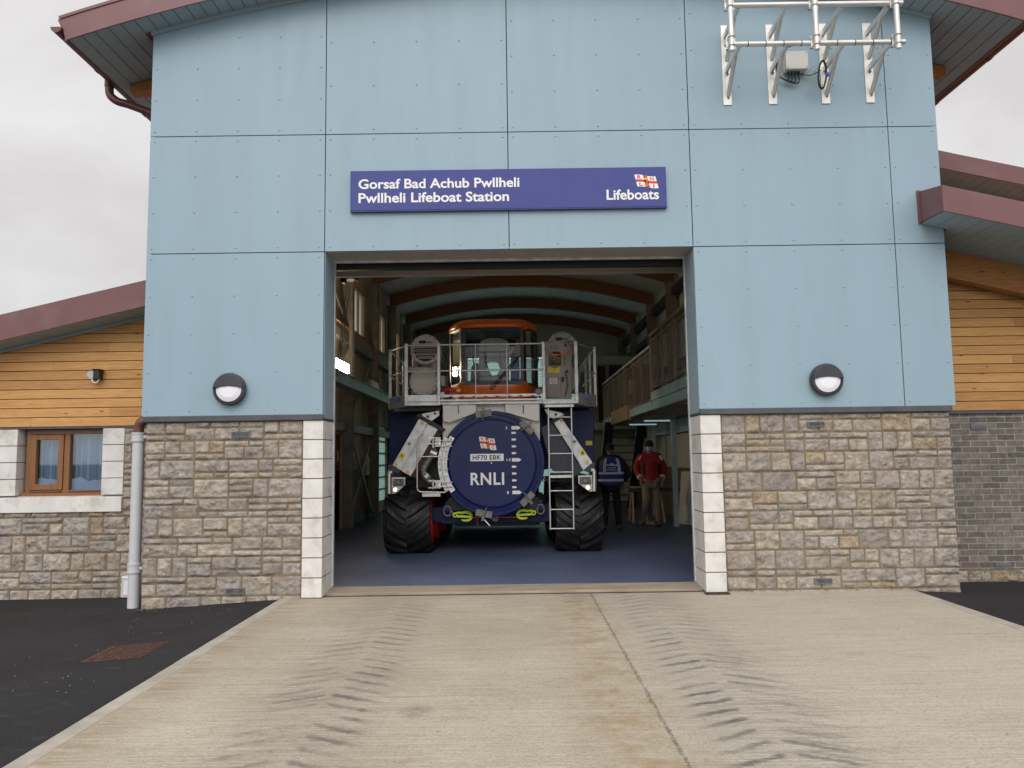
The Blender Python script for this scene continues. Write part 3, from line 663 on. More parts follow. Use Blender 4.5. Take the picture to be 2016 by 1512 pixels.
b.build('soffit_trim', 'soffit', BH)
def gutter(X, z, sx):
    b = MB(); P = []
    for k in range(11):
        a = R(180+18*k); P.append((X+.065*math.cos(a), z+.065*math.sin(a)))
    P += [(x*1+0, zz) for x, zz in [(X+.058*math.cos(R(360-18*k)), z+.002+.058*math.sin(R(360-18*k))) for k in range(11)]]
    n = len(P)
    V = [(x, YF-.02, zz) for x, zz in P]+[(x, 24, zz) for x, zz in P]
    b.add(V, [(k, (k+1) % n, (k+1) % n+n, k+n) for k in range(n)], 0, True)
    b.prism([(X+.065*math.cos(R(180+18*k)), YF-.03, z+.065*math.sin(R(180+18*k))) for k in range(11)], (0, .012, 0))
    for Y in (9.35, 10.6, 12.0): b.prism([(X+.072*math.cos(R(180+18*k)), Y, z+.072*math.sin(R(180+18*k))) for k in range(11)], (0, .06, 0))
    return b.build('gutter', 'gutter_brown', BH)
GZ = arc(EL)+.13
gutter(EL-.10, GZ, -1); gutter(ER+.10, GZ, 1)
b = MB(); b.box(EL-.03, EL+.02, YF+.03, 24, arc(EL)-.01, arc(EL)+.2); b.build('eaves_board', 'gutter_brown', BH)
b = MB(); b.box(ER-.02, ER+.03, YF+.03, 24, arc(ER)-.01, arc(ER)+.2); b.build('eaves_board', 'gutter_brown', BH)
b = MB(); Xg = EL-.10
b.tube(crv([(Xg, 9.62, GZ-.05), (Xg, 9.62, GZ-.16), (Xg+.02, 9.62, GZ-.25), (Xg+.12, 9.62, GZ-.33), (Xg+.3, 9.62, GZ-.39), (-4.35, 9.62, GZ-.62), (-4.27, 9.62, GZ-.72), (-4.26, 9.62, GZ-.9)], 5), .052, 12); b.cyl((Xg, 9.62, GZ-.13), (Xg, 9.62, GZ-.02), .06, None, 12)
b.build('swan_neck', 'gutter_brown', BH)
for X0, X1, in ((-4.95, XL+.05), (XR-.05, 5.85)):
    b = MB(); P = [(X0, 9.66, arc(X0)-.01), (X1, 9.66, arc(X1)-.01), (X1, 9.66, arc(X1)-.27), (X0, 9.66, arc(X0)-.11)] if X0 < 0 else [(X0, 9.66, arc(X0)-.01), (X1-.1, 9.66, arc(X1-.1)-.01), (X1-.1, 9.66, arc(X1-.1)-.11), (X0, 9.66, arc(X0)-.26)]; b.prism(P, (0, .16, 0), 0, (.5, .3, .2)); b.build('rafter_end', 'glulam_out', BH, bevel=.004)
# hall side walls and roof deck
b = MB(); b.box(-4.2, -3.86, 9.3, 21.7, -.2, 4.55); b.box(-4.2, -3.86, 23.02, 31, -.2, 4.55); b.box(-4.2, -3.86, 21.7, 23.02, 2.42, 4.55); b.build('side_wall', 'inner_wall', BH)
b = MB(); WY = (14.9, 18.2, 21.4, 24.4); ed_ = [9.3]+[e for y in WY for e in (y, y+1.5)]+[31]
for k in range(0, len(ed_), 2): b.box(-4.2, -3.86, ed_[k], ed_[k+1], 4.55, 6.62)
for y in WY: b.box(-4.2, -3.86, y, y+1.5, 5.75, 6.62)
b.build('side_wall', 'inner_wall', BH)
b = MB(); b.box(4.52, 4.95, 9.3, 31, -.2, 6.62); b.build('side_wall', 'inner_wall_cool', BH)
def iarc(x): return 7.10-(x-.2)**2/(2*13.4)
b = MB(); x = -4.1
while x < 4.75:
    b.prism([(x, 9.3, iarc(x)), (x+.292, 9.3, iarc(x+.292)), (x+.292, 9.3, iarc(x+.292)+.03), (x, 9.3, iarc(x)+.03)], (0, 21.6, 0)); x += .30
b.prism([(-4.2, 9.3, 6.9), (4.95, 9.3, 6.9), (4.95, 9.3, 7.35), (.4, 9.3, 7.4), (-4.2, 9.3, 7.35)], (0, .02, 0)); b.build('roof_deck', 'deck', BH)
for k, Y in enumerate((10.7, 13.9, 17.1, 20.3, 23.3, 26.7, 29.8)):
    b = MB(); n = 24
    for i in range(n):
        a0, a1 = -3.72+(3.72+4.4)*i/n, -3.72+(3.72+4.4)*(i+1)/n
        b.prism([(a0, Y, iarc(a0)-.36), (a1, Y, iarc(a1)-.36), (a1, Y, iarc(a1)-.02), (a0, Y, iarc(a0)-.02)], (0, .16, 0), 0, (.3+.1*(k % 3), .2*k % 1, .37*k % 1))
    b.build('roof_beam', 'glulam', BH)
    for X, sx in ((-3.80, 1), (4.42, -1)):
        c = MB()
        xa, xb = sorted((X, X+.24*sx)); zt = iarc(X)-.34
        c.box(xa, xb, Y-.02, Y-.005, 0, zt); c.box(xa, xb, Y+.16, Y+.175, 0, zt); c.box((xa+xb)/2-.006, (xa+xb)/2+.006, Y-.005, Y+.16, 0, zt); c.box(xa-.02, xb+.02, Y-.04, Y+.2, zt, zt+.02)
        c.build('column', 'column_steel', BH)
YW = 26.2
# rails, braces, clerestory on the left wall
b = MB(); b.box(-3.60, -3.42, 9.4, 26, 3.02, 3.24); b.box(-3.64, -3.38, 9.4, 26, 3.24, 3.256); b.box(-3.64, -3.38, 9.4, 26, 3.004, 3.02); b.build('crane_rail', 'crane_rail', BH)
for Y in (13.2, 16.4, 19.6):
    b = MB(); b.prism([(-3.7, Y, 3.0), (-3.4, Y, 3.0), (-3.7, Y, 2.72)], (0, .02, 0)); b.build('rail_bracket', 'column_steel', BH)
b = MB(); b.box(-3.84, -3.66, 9.4, 30, 4.30, 4.42); b.box(-3.84, -3.64, 9.4, 30, 4.42, 4.436); b.build('sheeting_rail', 'pale_wood', BH)
b = MB(); b.box(-3.82, -3.64, 9.4, 30, 4.10, 4.29); b.build('sheeting_rail', 'column_steel', BH)
b = MB(); b.box(-3.82, -3.66, 9.4, 30, 2.12, 2.30); b.build('sheeting_rail', 'column_steel', BH)
b = MB(); b.box(-3.858, -3.80, 9.4, 21.6, 0, 1.25); b.box(-3.858, -3.80, 23.1, 30, 0, 1.25); b.build('dado', 'dado', BH)
b = MB(); b.box(-3.86, -3.78, 17.2, 30, 0.0, .16); b.build('skirting', 'skirting', BH)
b = MB(); b.bar((-3.70, 17.4, .1), (-3.70, 20.2, 2.1), .03, .09); b.build('brace', 'column_steel', BH)
b = MB(); b.bar((-3.66, 20.2, .1), (-3.66, 17.4, 2.1), .03, .09); b.build('brace', 'column_steel', BH)
b = MB(); b.bar((-3.70, 17.4, 2.4), (-3.70, 20.2, 4.1), .03, .09); b.build('brace', 'column_steel', BH)
b = MB(); b.bar((-3.66, 14.2, 2.4), (-3.66, 17.2, 4.1), .03, .09); b.build('brace', 'column_steel', BH)
b = MB(); b.bar((-3.70, 14.0, 5.9), (-3.70, 17.2, 4.5), .03, .09); b.build('brace', 'column_steel', BH)
for Y in (14.9, 18.2, 21.4, 24.4):
    b = MB(); b.frame((-3.858, Y, 4.55), (0, 1, 0), (0, 0, 1), [(0, 0), (1.5, 0), (1.5, 1.2), (0, 1.2)], [(.07, .07), (1.43, .07), (1.43, 1.13), (.07, 1.13)], (.06, 0, 0)); b.box(-3.85, -3.80, Y+.72, Y+.78, 4.6, 5.7); f_ = b.build('clerestory_window', 'pale_wood', BH)
    b = MB(); b.box(-3.90, -3.89, Y+.0, Y+1.5, 4.55, 5.75); b.build('pane', 'opal', f_)
for z in (5.05, 5.75): b = MB(); b.box(4.30, 4.51, 9.4, 30, z, z+.2); b.build('wall_rail', 'slate', BH)
b = MB(); b.box(4.30, 4.51, 9.4, 30, 3.75, 3.95); b.build('wall_rail', 'slate', BH)
b = MB(); b.bar((4.38, 11.2, 3.9), (4.38, 13.8, 5.9), .03, .1); b.build('brace', 'column_steel', BH)
# side door and glazed exit in the left wall
b = MB(); b.frame((-3.86, 15.9, 0), (0, 1, 0), (0, 0, 1), [(0, 0), (1.12, 0), (1.12, 2.12), (0, 2.12)], [(.08, 0), (1.04, 0), (1.04, 2.04), (.08, 2.04)], (.12, 0, 0)); dr = b.build('door_frame', 'pale_wood', BH)
b = MB(); b.box(-3.855, -3.80, 15.98, 16.94, .01, 2.03); dl = b.build('side_door', 'door_wood', BH, bevel=.004)
b = MB(); b.tube([(-3.80, 16.82, 1.0), (-3.75, 16.82, 1.0), (-3.75, 16.70, 1.0)], .01, 6); b.build('handle', 'dark_metal', dl)
b = MB(); b.box(-3.80, -3.79, 16.7, 16.8, 1.45, 1.7); b.build('door_glass', 'lens_clear', dl)
b = MB(); b.box(-3.86, -3.70, 15.9, 17.02, 2.125, 2.2); b.build('door_closer', 'crane_rail', BH)
# the long light strip beside the vehicle: a glazed leaf with blinds, light comes through it
b = MB(); zs = [.30+.34*k for k in range(7)]
b.box(-3.845, -3.76, 21.62, 21.70, 0, 2.42); b.box(-3.845, -3.76, 23.02, 23.1, 0, 2.42)
for z in zs: b.box(-3.845, -3.77, 21.7, 23.02, z-.02, z+.02)
b.box(-3.845, -3.77, 21.7, 23.02, .02, .28); gd = b.build('glazed_door', 'column_steel', BH)
b = MB()
for k in range(24): b.box(-3.82, -3.815, 21.7, 23.02, .30+k*.088, .30+k*.088+.082)
b.build('blind', 'slat_clear', gd)
# back wall with translucent roller door
b = MB(); b.box(-3.86, -2.2, 30.3, 30.5, 0, 7.3); b.box(3.0, 4.52, 30.3, 30.5, 0, 7.3); b.box(-2.2, 3.0, 30.3, 30.5, 3.95, 4.25); b.box(-2.2, 3.0, 30.3, 30.5, 5.45, 7.3); b.box(-2.2, -1.75, 30.3, 30.5, 4.25, 5.45); b.box(1.2, 3.0, 30.3, 30.5, 4.25, 5.45); b.build('back_wall', 'inner_wall_cool', BH)
b = MB(); z = .02
while z < 3.93: b.box(-2.18, 2.98, 30.36, 30.368, z, z+.105); z += .115
b.build('roller_door', 'slat_clear', BH)
b = MB(); z = 4.25
while z < 5.4: b.box(-1.75, 1.2, 30.36, 30.368, z, z+.105); z += .115
b.build('added_glow_slats', 'slat_clear', BH)  # slat band added so bright sky shows through the cab glass
# ------------------------------------------------------------------ left wing
LW = thing('side_wing', (-6.5, 9.7, -.15), 'low wing with larch boarding over grey stone and a brown two-light window', 'building')
YW_ = 9.7; YE = 9.25
fa, fb = q(0, 668, YE), q(285, 600, YE); ta, tb_ = q(0, 622, YE), q(287, 553, YE)
sl = (fb.z-fa.z)/(fb.x-fa.x)
def lroof(x): return fa.z+(x-fa.x)*sl
x0, x1 = -9.5, XL+.30
fh = (tb_.z-fb.z)
b = MB(); b.prism([(x0, YE+.02, lroof(x0)), (x1, YE+.02, lroof(x1)), (x1, YE+.02, lroof(x1)+fh), (x0, YE+.02, lroof(x0)+fh)], (0, 10.5, 0)); b.build('roof', 'mauve', LW)
b = MB()
for a, c in ((x0, -5.42), (-5.425, x1)):
    k = .003 if c == x1 else 0
    b.prism([(a, YE-k, lroof(a)-.015), (c, YE-k, lroof(c)-.015), (c, YE-k, lroof(c)+fh+.01), (a, YE-k, lroof(a)+fh+.01)], (0, .018, 0))
b.build('fascia', 'mauve', LW)
b = MB(); x = x0+.02
while x < x1-.1:
    b.prism([(x, YE+.02, lroof(x)-.014), (x+.143, YE+.02, lroof(x+.143)-.014), (x+.143, YE+.02, lroof(x+.143)-.001), (x, YE+.02, lroof(x)-.001)], (0, .52, 0)); x += .15
b.build('soffit', 'soffit', LW)
b = MB(); b.prism([(x0, YW_-.045, lroof(x0)-.05), (x1, YW_-.045, lroof(x1)-.05), (x1, YW_-.045, lroof(x1)-.016), (x0, YW_-.045, lroof(x0)-.016)], (0, .02, 0)); b.build('soffit_trim', 'soffit', LW)
zb = q(150, 839, YW_).z
b = MB(); planks(b, x0, XL+.2, zb, 4.2, YW_-.02, lambda x: lroof(x)-.02, .118, 5); b.build('timber_cladding', 'larch', LW)
b = MB(); b.box(x0, XL+.2, YW_-.012, YW_+.05, zb-.03, zb-.002); b.build('lead_flashing', 'lead', LW)
b = MB(); b.prism([(x0, YW_+.02, zb-.03), (XL+.2, YW_+.02, zb-.03), (XL+.2, YW_+.02, lroof(XL+.2)-.02), (x0, YW_+.02, lroof(x0)-.02)], (0, .25, 0)); b.build('backing_wall', 'backing', LW)
w0, w1 = q(51, 975, YW_+.12), q(213, 845, YW_+.12); ws, wt = q(0, 1010, YW_), q(241, 974, YW_)
wr = q(245, 900, YW_).x; wl = q(34, 900, YW_).x; wlo = -6.95
zg = -.2
b = MB(); rubble(b, -7.6, XL+.15, zg, zb-.03, YW_+.01, 31, [(wlo, wr, ws.z, zb)]); b.build('stone_facing', 'stone', LW)
b = MB(); b.box(x0, wlo+.02, YW_, YW_+.2, zg, zb-.03); b.box(wr-.02, XL+.2, YW_, YW_+.2, zg, zb-.03); b.box(wlo+.02, wr-.02, YW_+.001, YW_+.2, zg, ws.z+.02); b.build('mortar_bed', 'mortar', LW)
n = 4; hh = (zb-.03-wt.z)/n
for a, c in ((wlo+.004, w0.x+.0), (w1.x, wr-.004)):
    b = MB()
    for j in range(n):
        e = wl if a < -6 else c
        if a < -6: b.box(a, wl, YW_-.012, YW_+.24, wt.z+j*hh+.004, wt.z+(j+1)*hh-.004)
        else: b.box(w1.x+.005, c, YW_-.012, YW_+.24, wt.z+j*hh+.004, wt.z+(j+1)*hh-.004)
    b.build('window_quoins', 'quoin', LW, bevel=.004)
b = MB(); b.prism([(wlo+.004, YW_-.045, ws.z), (wlo+.004, YW_-.045, wt.z-.03), (wlo+.004, YW_+.10, wt.z+.0), (wlo+.004, YW_+.2, wt.z), (wlo+.004, YW_+.2, ws.z)], (wr-.004-wlo, 0, 0)); b.build('window_sill', 'quoin', LW, bevel=.005)
# window
wx0, wx1, wz0, wz1 = wl+.05, w1.x+.01, wt.z-.005, zb-.035; YG = YW_+.10; mid = (wx0+wx1)/2+.0
b = MB()
b.frame((0, YG, 0), (1, 0, 0), (0, 0, 1), [(wx0, wz0), (wx1, wz0), (wx1, wz1), (wx0, wz1)], [(wx0+.06, wz0+.07), (wx1-.06, wz0+.07), (wx1-.06, wz1-.06), (wx0+.06, wz1-.06)], (0, .08, 0))
b.box(mid-.035, mid+.035, YG+.002, YG+.08, wz0+.07, wz1-.06); b.box(wx0-.03, wx1, YG-.04, YG+.01, wz0-.005, wz0+.035)
wf = b.build('window', 'frame_wood', LW, bevel=.003)
b = MB(); a, c, e, f = wx0+.065, mid-.04, wz0+.075, wz1-.065
b.frame((0, YG-.012, 0), (1, 0, 0), (0, 0, 1), [(a, e), (c, e), (c, f), (a, f)], [(a+.065, e+.07), (c-.065, e+.07), (c-.065, f-.065), (a+.065, f-.065)], (0, .06, 0)); b.build('casement', 'frame_wood', wf, bevel=.003)
b = MB(); b.box(a+.06, c-.06, YG+.03, YG+.036, e+.06, f-.06); b.box(mid+.03, wx1-.055, YG+.04, YG+.046, wz0+.065, wz1-.055); b.build('pane', 'win_glass', wf)
b = MB(); b.box(wx0+.07, mid-.05, YG-.03, YG-.008, wz0+.04, wz0+.062); b.box(mid+.05, wx1-.05, YG-.02, YG+.002, wz0+.04, wz0+.062); b.build('trickle_vent', 'gutter_brown', wf)
b = MB(); rr = random.Random(4)
for (s0, s1) in ((wx0+.12, mid-.08), (mid+.05, wx1-.08)):
    n = 60; V = []
    for k in range(n+1):
        x = s0+(s1-s0)*k/n; y = YG+.12+.035*math.sin(k*.85+math.sin(k*.33)*2); V += [(x, y, wz0-.05), (x, y+.01*math.sin(k), wz1)]
    b.add(V, [(2*k, 2*k+2, 2*k+3, 2*k+1) for k in range(n)], 0, True)
b.build('curtain', 'curtain', wf)
b = MB(); n = 24; P = [(wx0+.10+(wx1-wx0-.17)*k/n, YG+.075, wz0+.20+.022*math.sin(k*.55)+.012*math.sin(k*1.3)) for k in range(n+1)]
b.prism([(wx0+.10, YG+.075, wz0+.02), (wx1-.07, YG+.075, wz0+.02)]+P[::-1], (0, .02, 0)); b.build('pane_reflection', 'reflection_pale', wf)  # pale shape standing in for a reflection in the window glass
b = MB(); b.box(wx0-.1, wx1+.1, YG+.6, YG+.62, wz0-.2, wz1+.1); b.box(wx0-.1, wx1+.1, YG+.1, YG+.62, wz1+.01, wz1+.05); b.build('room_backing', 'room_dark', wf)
b = MB(); b.box(x0, x0+.2, YW_+.2, 19.6, zg, 2.5); b.box(x0, XL, 19.4, 19.6, zg, 2.5); b.build('outer_wall', 'mortar', LW)
# downpipe in the corner
px0, pz0 = q(274, 852, 8.98), q(262, 1190, 8.98); X = (px0.x+pz0.x)/2; YP = 8.98
DP = thing('downpipe', (X, YP, -.16), 'pale grey plastic downpipe in the corner between the wing and the blue front', 'downpipe')
b = MB(); b.cyl((X, YP, -.17), (X, YP, px0.z), .066, None, 20); b.build('pipe', 'grey_plastic', DP)
for z in (px0.z-.05, q(263, 1118, YP).z):
    b = MB(); b.cyl((X, YP, z-.05), (X, YP, z+.05), .076, None, 20); b.cyl((X, YP, z+.035), (X, YP, z+.052), .083, None, 20); b.cyl((X, YP, z-.052), (X, YP, z-.038), .083, None, 20); b.build('collar', 'grey_plastic', DP)
    b = MB(); b.box(X+.07, X+.12, YP-.03, YP-.015, z-.018, z+.018); b.cyl((X+.1, YP-.045, z), (X+.1, YP, z), .008); b.box(X-.0, X+.1, YP+.02, YP+.045, z-.02, z+.02); b.build('bracket', 'grey_plastic', DP, bevel=.002)
b = MB(); b.tube(crv([(X, YP, px0.z-.02), (X, YP, px0.z+.06), (X+.025, YP, px0.z+.12), (X+.10, YP+.02, px0.z+.16), (X+.2, YP+.05, px0.z+.19)], 5), .057, 14); b.build('bend', 'gutter_brown', DP)
# meter box low on the wing wall
a, c = q(243, 1175, 9.62), q(256, 1133, 9.62)
o = MB(); o.box(a.x, c.x+.09, 9.55, 9.66, a.z, c.z); o = o.build('meter_box', 'white', None, bevel=.012, loc=(a.x, 9.62, a.z)); tag(o, 'small white plastic meter box low on the stone wall behind the downpipe', 'meter box')
b = MB(); b.frame((0, 9.545, 0), (1, 0, 0), (0, 0, 1), [(a.x+.012, a.z+.02), (c.x+.078, a.z+.02), (c.x+.078, c.z-.02), (a.x+.012, c.z-.02)], [(a.x+.026, a.z+.04), (c.x+.064, a.z+.04), (c.x+.064, c.z-.04), (a.x+.026, c.z-.04)], (0, .006, 0)); b.build('lid_rim', 'grey_plastic', o)
# security sensor on the boards
c = q(188, 738, 9.62); SL = thing('security_light', (c.x, c.y, c.z), 'small silver security lamp with a black sensor on the larch boards', 'security light')
b = MB(); b.box(c.x+.0, c.x+.075, 9.56, 9.66, c.z-.05, c.z+.06); b.box(c.x-.01, c.x+.085, 9.54, 9.67, c.z+.055, c.z+.068); b.build('sensor', 'black', SL, bevel=.006)
b = MB(); b.cyl((c.x-.035, 9.66, c.z+.01), (c.x-.035, 9.60, c.z+.0), .04, .052, 18); b.cyl((c.x-.035, 9.598, c.z), (c.x-.035, 9.575, c.z-.005), .052, .05, 18); b.build('lamp_head', 'grey_plastic', SL)
b = MB(); b.tube(crv([(c.x-.03, 9.60, c.z-.05), (c.x-.02, 9.60, c.z-.09), (c.x+.02, 9.61, c.z-.10), (c.x+.05, 9.62, c.z-.055)], 5), .009, 6); b.build('wire', 'white', SL)
# ------------------------------------------------------------------ right wing
RW = thing('side_wing', (7, 9.7, -.1), 'low wing with larch boarding over dark brick and two mauve sloping eaves', 'building')
YC = 8.3
c0t, c0b = q(1859.7, 363.7, YC), q(1852, 412, YC); c1t, c1b = q(2016, 396, YC), q(2016, 446, YC)
st_, sb_ = (c1t.z-c0t.z)/(c1t.x-c0t.x), (c1b.z-c0b.z)/(c1b.x-c0b.x); XR0 = (c0t.x+c0b.x)/2; XE = 10.5
def ct(x): return c0t.z+(x-XR0)*st_
def cb(x): return c0b.z+(x-XR0)*st_
b = MB(); b.prism([(XR0, YC, cb(XR0)-.015), (XE, YC, cb(XE)-.015), (XE, YC, ct(XE)), (XR0, YC, ct(XR0))], (0, .018, 0))
wt_, wb_ = q(1813, 377, 8.785), q(1804, 438, 8.785)
b.add([(XR0, YC+.018, cb(XR0)-.015), (XR0, 8.795, wb_.z), (XR0, 8.795, wt_.z), (XR0, YC+.018, ct(XR0)), (XR0+.015, YC+.018, cb(XR0)-.015), (XR0+.015, 8.795, wb_.z), (XR0+.015, 8.795, wt_.z), (XR0+.015, YC+.018, ct(XR0))],
      [(0, 1, 2, 3), (7, 6, 5, 4), (0, 4, 5, 1), (1, 5, 6, 2), (2, 6, 7, 3), (3, 7, 4, 0)])
b.box(XR0-.02, XR0+.02, 8.77, 8.796, wb_.z-.01, wt_.z+.01); b.build('fascia', 'mauve', RW)
b = MB(); b.prism([(XR0+.02, YC+.02, cb(XR0)+.0), (XE, YC+.02, cb(XE)), (XE, YC+.02, ct(XE)-.01), (XR0+.02, YC+.02, ct(XR0)-.01)], (0, 8.79-YC-.02, 0))
b.prism([(XR+.02, 8.79, cb(XR)), (XE, 8.79, cb(XE)), (XE, 8.79, ct(XE)-.01), (XR+.02, 8.79, ct(XR)-.01)], (0, 3.2, 0)); b.build('roof', 'mauve', RW)
b = MB(); x = XR0+.02
while x < XE-.2:
    y1 = 8.79 if x < XR+.02 else 9.66
    b.prism([(x, YC+.02, cb(x)-.014), (x+.143, YC+.02, cb(x+.143)-.014), (x+.143, YC+.02, cb(x+.143)-.002), (x, YC+.02, cb(x)-.002)], (0, y1-YC-.02, 0)); x += .15
b.build('soffit', 'soffit', RW)
b = MB(); P = [q(1862, 482, 9.42), q(2016, 512, 9.42), q(2016, 578, 9.42), q(1862, 545, 9.42)]
d = P[1]-P[0]; d2 = P[2]-P[3]; k = (XE-P[0].x)/d.x
P = [P[0], P[0]+d*k, P[3]+d2*((XE-P[3].x)/d2.x), P[3]]; b.prism(P, (0, .14, 0), 0, (.35, .3, .5)); b.build('eaves_beam', 'glulam_out', RW, bevel=.005)
zr = q(1900, 808, 9.7).z
b = MB(); planks(b, XR-.3, XE, zr, 4.3, 9.68, lambda x: cb(x)-.03, .118, 9); b.build('timber_cladding', 'larch', RW)
b = MB(); b.box(XR-.3, XE, 9.69, 9.75, zr-.04, zr-.002); b.build('lead_flashing', 'lead', RW)
b = MB(); b.prism([(XR-.3, 9.72, zr-.03), (XE, 9.72, zr-.03), (XE, 9.72, cb(XE)-.03), (XR-.3, 9.72, cb(XR)-.03)], (0, .2, 0)); b.build('backing_wall', 'backing', RW)
b = MB(); b.box(XR-.3, XE, 9.72, 9.92, -.2, zr-.04); b.build('brick_wall', 'brick', RW)
for (ax, ay, bx, by) in ((1912, 836, 1943, 845), (1960, 1107, 1991, 1116)):
    a, c = q(ax, ay, 9.7), q(bx, by, 9.7); b = MB(); b.box(a.x, c.x, 9.705, 9.73, c.z, a.z)
    for k in range(3): b.box(a.x+.008, c.x-.008, 9.70, 9.706, c.z+.01+k*.014, c.z+.016+k*.014)
    b.build('air_brick', 'air_vent', RW)
b = MB(); rubble(b, XR-.1, 8.4, -.19, .03, 9.69, 77); b.box(XR-.1, 8.4, 9.675, 9.73, -.2, .028, 1); b.build('stone_footing', ['stone', 'mortar'], RW)
b = MB(); b.box(XE-.2, XE, 9.9, 19, -.2, 2.5); b.build('outer_wall', 'brick', RW)
# the taller roof behind
Y2 = 11.4; t0, t1 = q(1848, 296, Y2), q(2016, 330, Y2); u0, u1 = q(1852, 328.5, Y2), q(2016, 362, Y2); s2 = (t1.z-t0.z)/(t1.x-t0.x)
def r2t(x): return t0.z+(x-t0.x)*s2
def r2b(x): return u0.z+(x-u0.x)*s2
b = MB(); xa = XR-.1
for a, c in ((xa, 6.78), (6.775, XE)):
    b.prism([(a, Y2-(.003 if a == xa else 0), r2b(a)-.015), (c, Y2-(.003 if a == xa else 0), r2b(c)-.015), (c, Y2-(.003 if a == xa else 0), r2t(c)), (a, Y2-(.003 if a == xa else 0), r2t(a))], (0, .018, 0))
b.build('fascia', 'mauve', RW)
b = MB(); b.prism([(xa, Y2+.02, r2b(xa)), (XE, Y2+.02, r2b(XE)), (XE, Y2+.02, r2t(XE)-.01), (xa, Y2+.02, r2t(xa)-.01)], (0, 9, 0)); b.build('roof', 'mauve', RW)
b = MB(); x = xa
while x < XE-.2:
    b.prism([(x, Y2+.02, r2b(x)-.014), (x+.143, Y2+.02, r2b(x+.143)-.014), (x+.143, Y2+.02, r2b(x+.143)-.002), (x, Y2+.02, r2b(x)-.002)], (0, .55, 0)); x += .15
b.build('soffit', 'soffit', RW)
b = MB(); b.prism([(xa, Y2+.54, r2b(xa)-.07), (XE, Y2+.54, r2b(XE)-.07), (XE, Y2+.54, r2b(XE)-.016), (xa, Y2+.54, r2b(xa)-.016)], (0, .02, 0)); b.build('soffit_trim', 'soffit', RW)
b = MB(); planks(b, xa, XE, 3.2, 5.6, Y2+.58, lambda x: r2b(x)-.03, .118, 19); b.build('timber_cladding', 'larch', RW)
b = MB(); b.box(xa, XE, Y2+.62, Y2+.8, 2.5, 4.0); b.build('backing_wall', 'backing', RW)
# ------------------------------------------------------------------ sign
s00, s11 = q(689.5, 416, 8.74), q(1310.5, 328, 8.74); sx0, sx1 = s00.x, s11.x; sz0, sz1 = (q(689.5, 416, 8.74).z+q(1311, 405, 8.74).z)/2, (q(690, 337, 8.74).z+s11.z)/2
SG = thing('sign', (0, 8.79, sz0), 'long royal blue sign with white lettering naming the lifeboat station in two languages', 'sign')
b = MB(); b.box(sx0, sx1, 8.74, 8.797, sz0, sz1); b.build('sign_board', 'sign_blue', SG, bevel=.003)
b = MB(); b.box(sx0-.003, sx1+.003, 8.745, 8.795, sz0-.012, sz0-.001); b.build('edge_trim', 'sign_edge', SG)
def zc(px, py): return q(px, py, 8.735)
L = MB()
a, c = zc(705.6, 372.2), zc(1022.5, 349.2); put_text(L, 'Gorsaf Bad Achub Pwllheli', a.x, c.x, a.z, c.z+.005, 8.7385, .022, space=1.0); L.build('lettering', 'decal_white', SG); L = MB()
a, c = zc(705.6, 399.8), zc(1002, 376.6); put_text(L, 'Pwllheli Lifeboat Station', a.x, c.x, a.z, c.z+.005, 8.7385, .022); L.build('lettering', 'decal_white', SG); L = MB()
a, c = zc(1194.5, 393.5), zc(1297, 372.5); put_text(L, 'Lifeboats', a.x, c.x, a.z, c.z+.005, 8.7385, .022)
L.build('lettering', 'decal_white', SG)
a, c = zc(1249.5, 371), zc(1296, 343); flag_emblem(a.x, c.x, a.z, c.z, 8.739, SG)
# ------------------------------------------------------------------ round wall lights
for (px, py), lab in (((455.5, 767), 'round black bulkhead light on the blue panel nearest the larch window wing'), ((1623.5, 748.5), 'round black bulkhead light on the blue panel beside the dark brick wing')):
    c = q(px, py, F); o = thing('bulkhead_light', c, lab, 'wall light', 'round bulkhead lights on the blue front')
    b = MB(); b.lathe([(.175, 0), (.186, -.03), (.186, -.075), (.178, -.09), (.155, -.094), (.150, -.08)], c, 40); b.build('body', 'dark_metal', o)
    b = MB(); b.lathe([(.152, -.06), (.145, -.088), (.10, -.104), (0.001, -.11)], c, 40); b.build('diffuser', 'lens_clear', o)
    b = MB(); n = 20; P = [(c.x+.172*math.cos(R(4+172*k/n)), c.y-.125, c.z-.005+.172*math.sin(R(4+172*k/n))) for k in range(n+1)]+[(c.x-.09, c.y-.125, c.z+.025), (c.x, c.y-.125, c.z+.032), (c.x+.09, c.y-.125, c.z+.025)]; b.prism(P, (0, .06, 0)); b.build('eyelid', 'dark_metal', o, bevel=.006)
# ------------------------------------------------------------------ aerial frame
AM = thing('aerial_frame', (q(1600, 140, F).x, F, q(1600, 100, F).z), 'white tubular aerial frame on four wall brackets above the sign', 'aerial frame')
YPp = 8.22
for i, (xt, yt, xb, yb) in enumerate(((1420, 51, 1428.5, 208), (1508, 49.5, 1518, 206), (1615, 47.5, 1618.5, 205), (1699, 46.5, 1709, 203))):
    t_, b_ = q(xt, yt, F), q(xb, yb, F); X = (t_.x+b_.x)/2+.03; zt, zb_ = t_.z, b_.z; w_ = .05
    b = MB(); b.box(X-w_, X+w_, F-.014, F-.001, zb_, zt); br = b.build('wall_bracket', 'pipe_steel', AM, bevel=.003)
    k = MB()
    for z in (zt-.09, zt-.38, zb_+.38, zb_+.09): k.cyl((X+.012, F-.03, z), (X+.012, F-.012, z), .013, None, 6)
    k.build('bolts', 'latch_grey', br)
    H_ = zt-zb_
    for zo in (zt-.13*H_, zt-.57*H_):
        k = MB(); k.bar((X, F-.012, zo), (X, YPp+.02, zo+.02), .032, .06); k.tube([(X+.012, F-.012, zo-.31*H_), (X+.006, F-.36, zo+.005)], .027, 8); k.build('arm', 'pipe_steel', br)
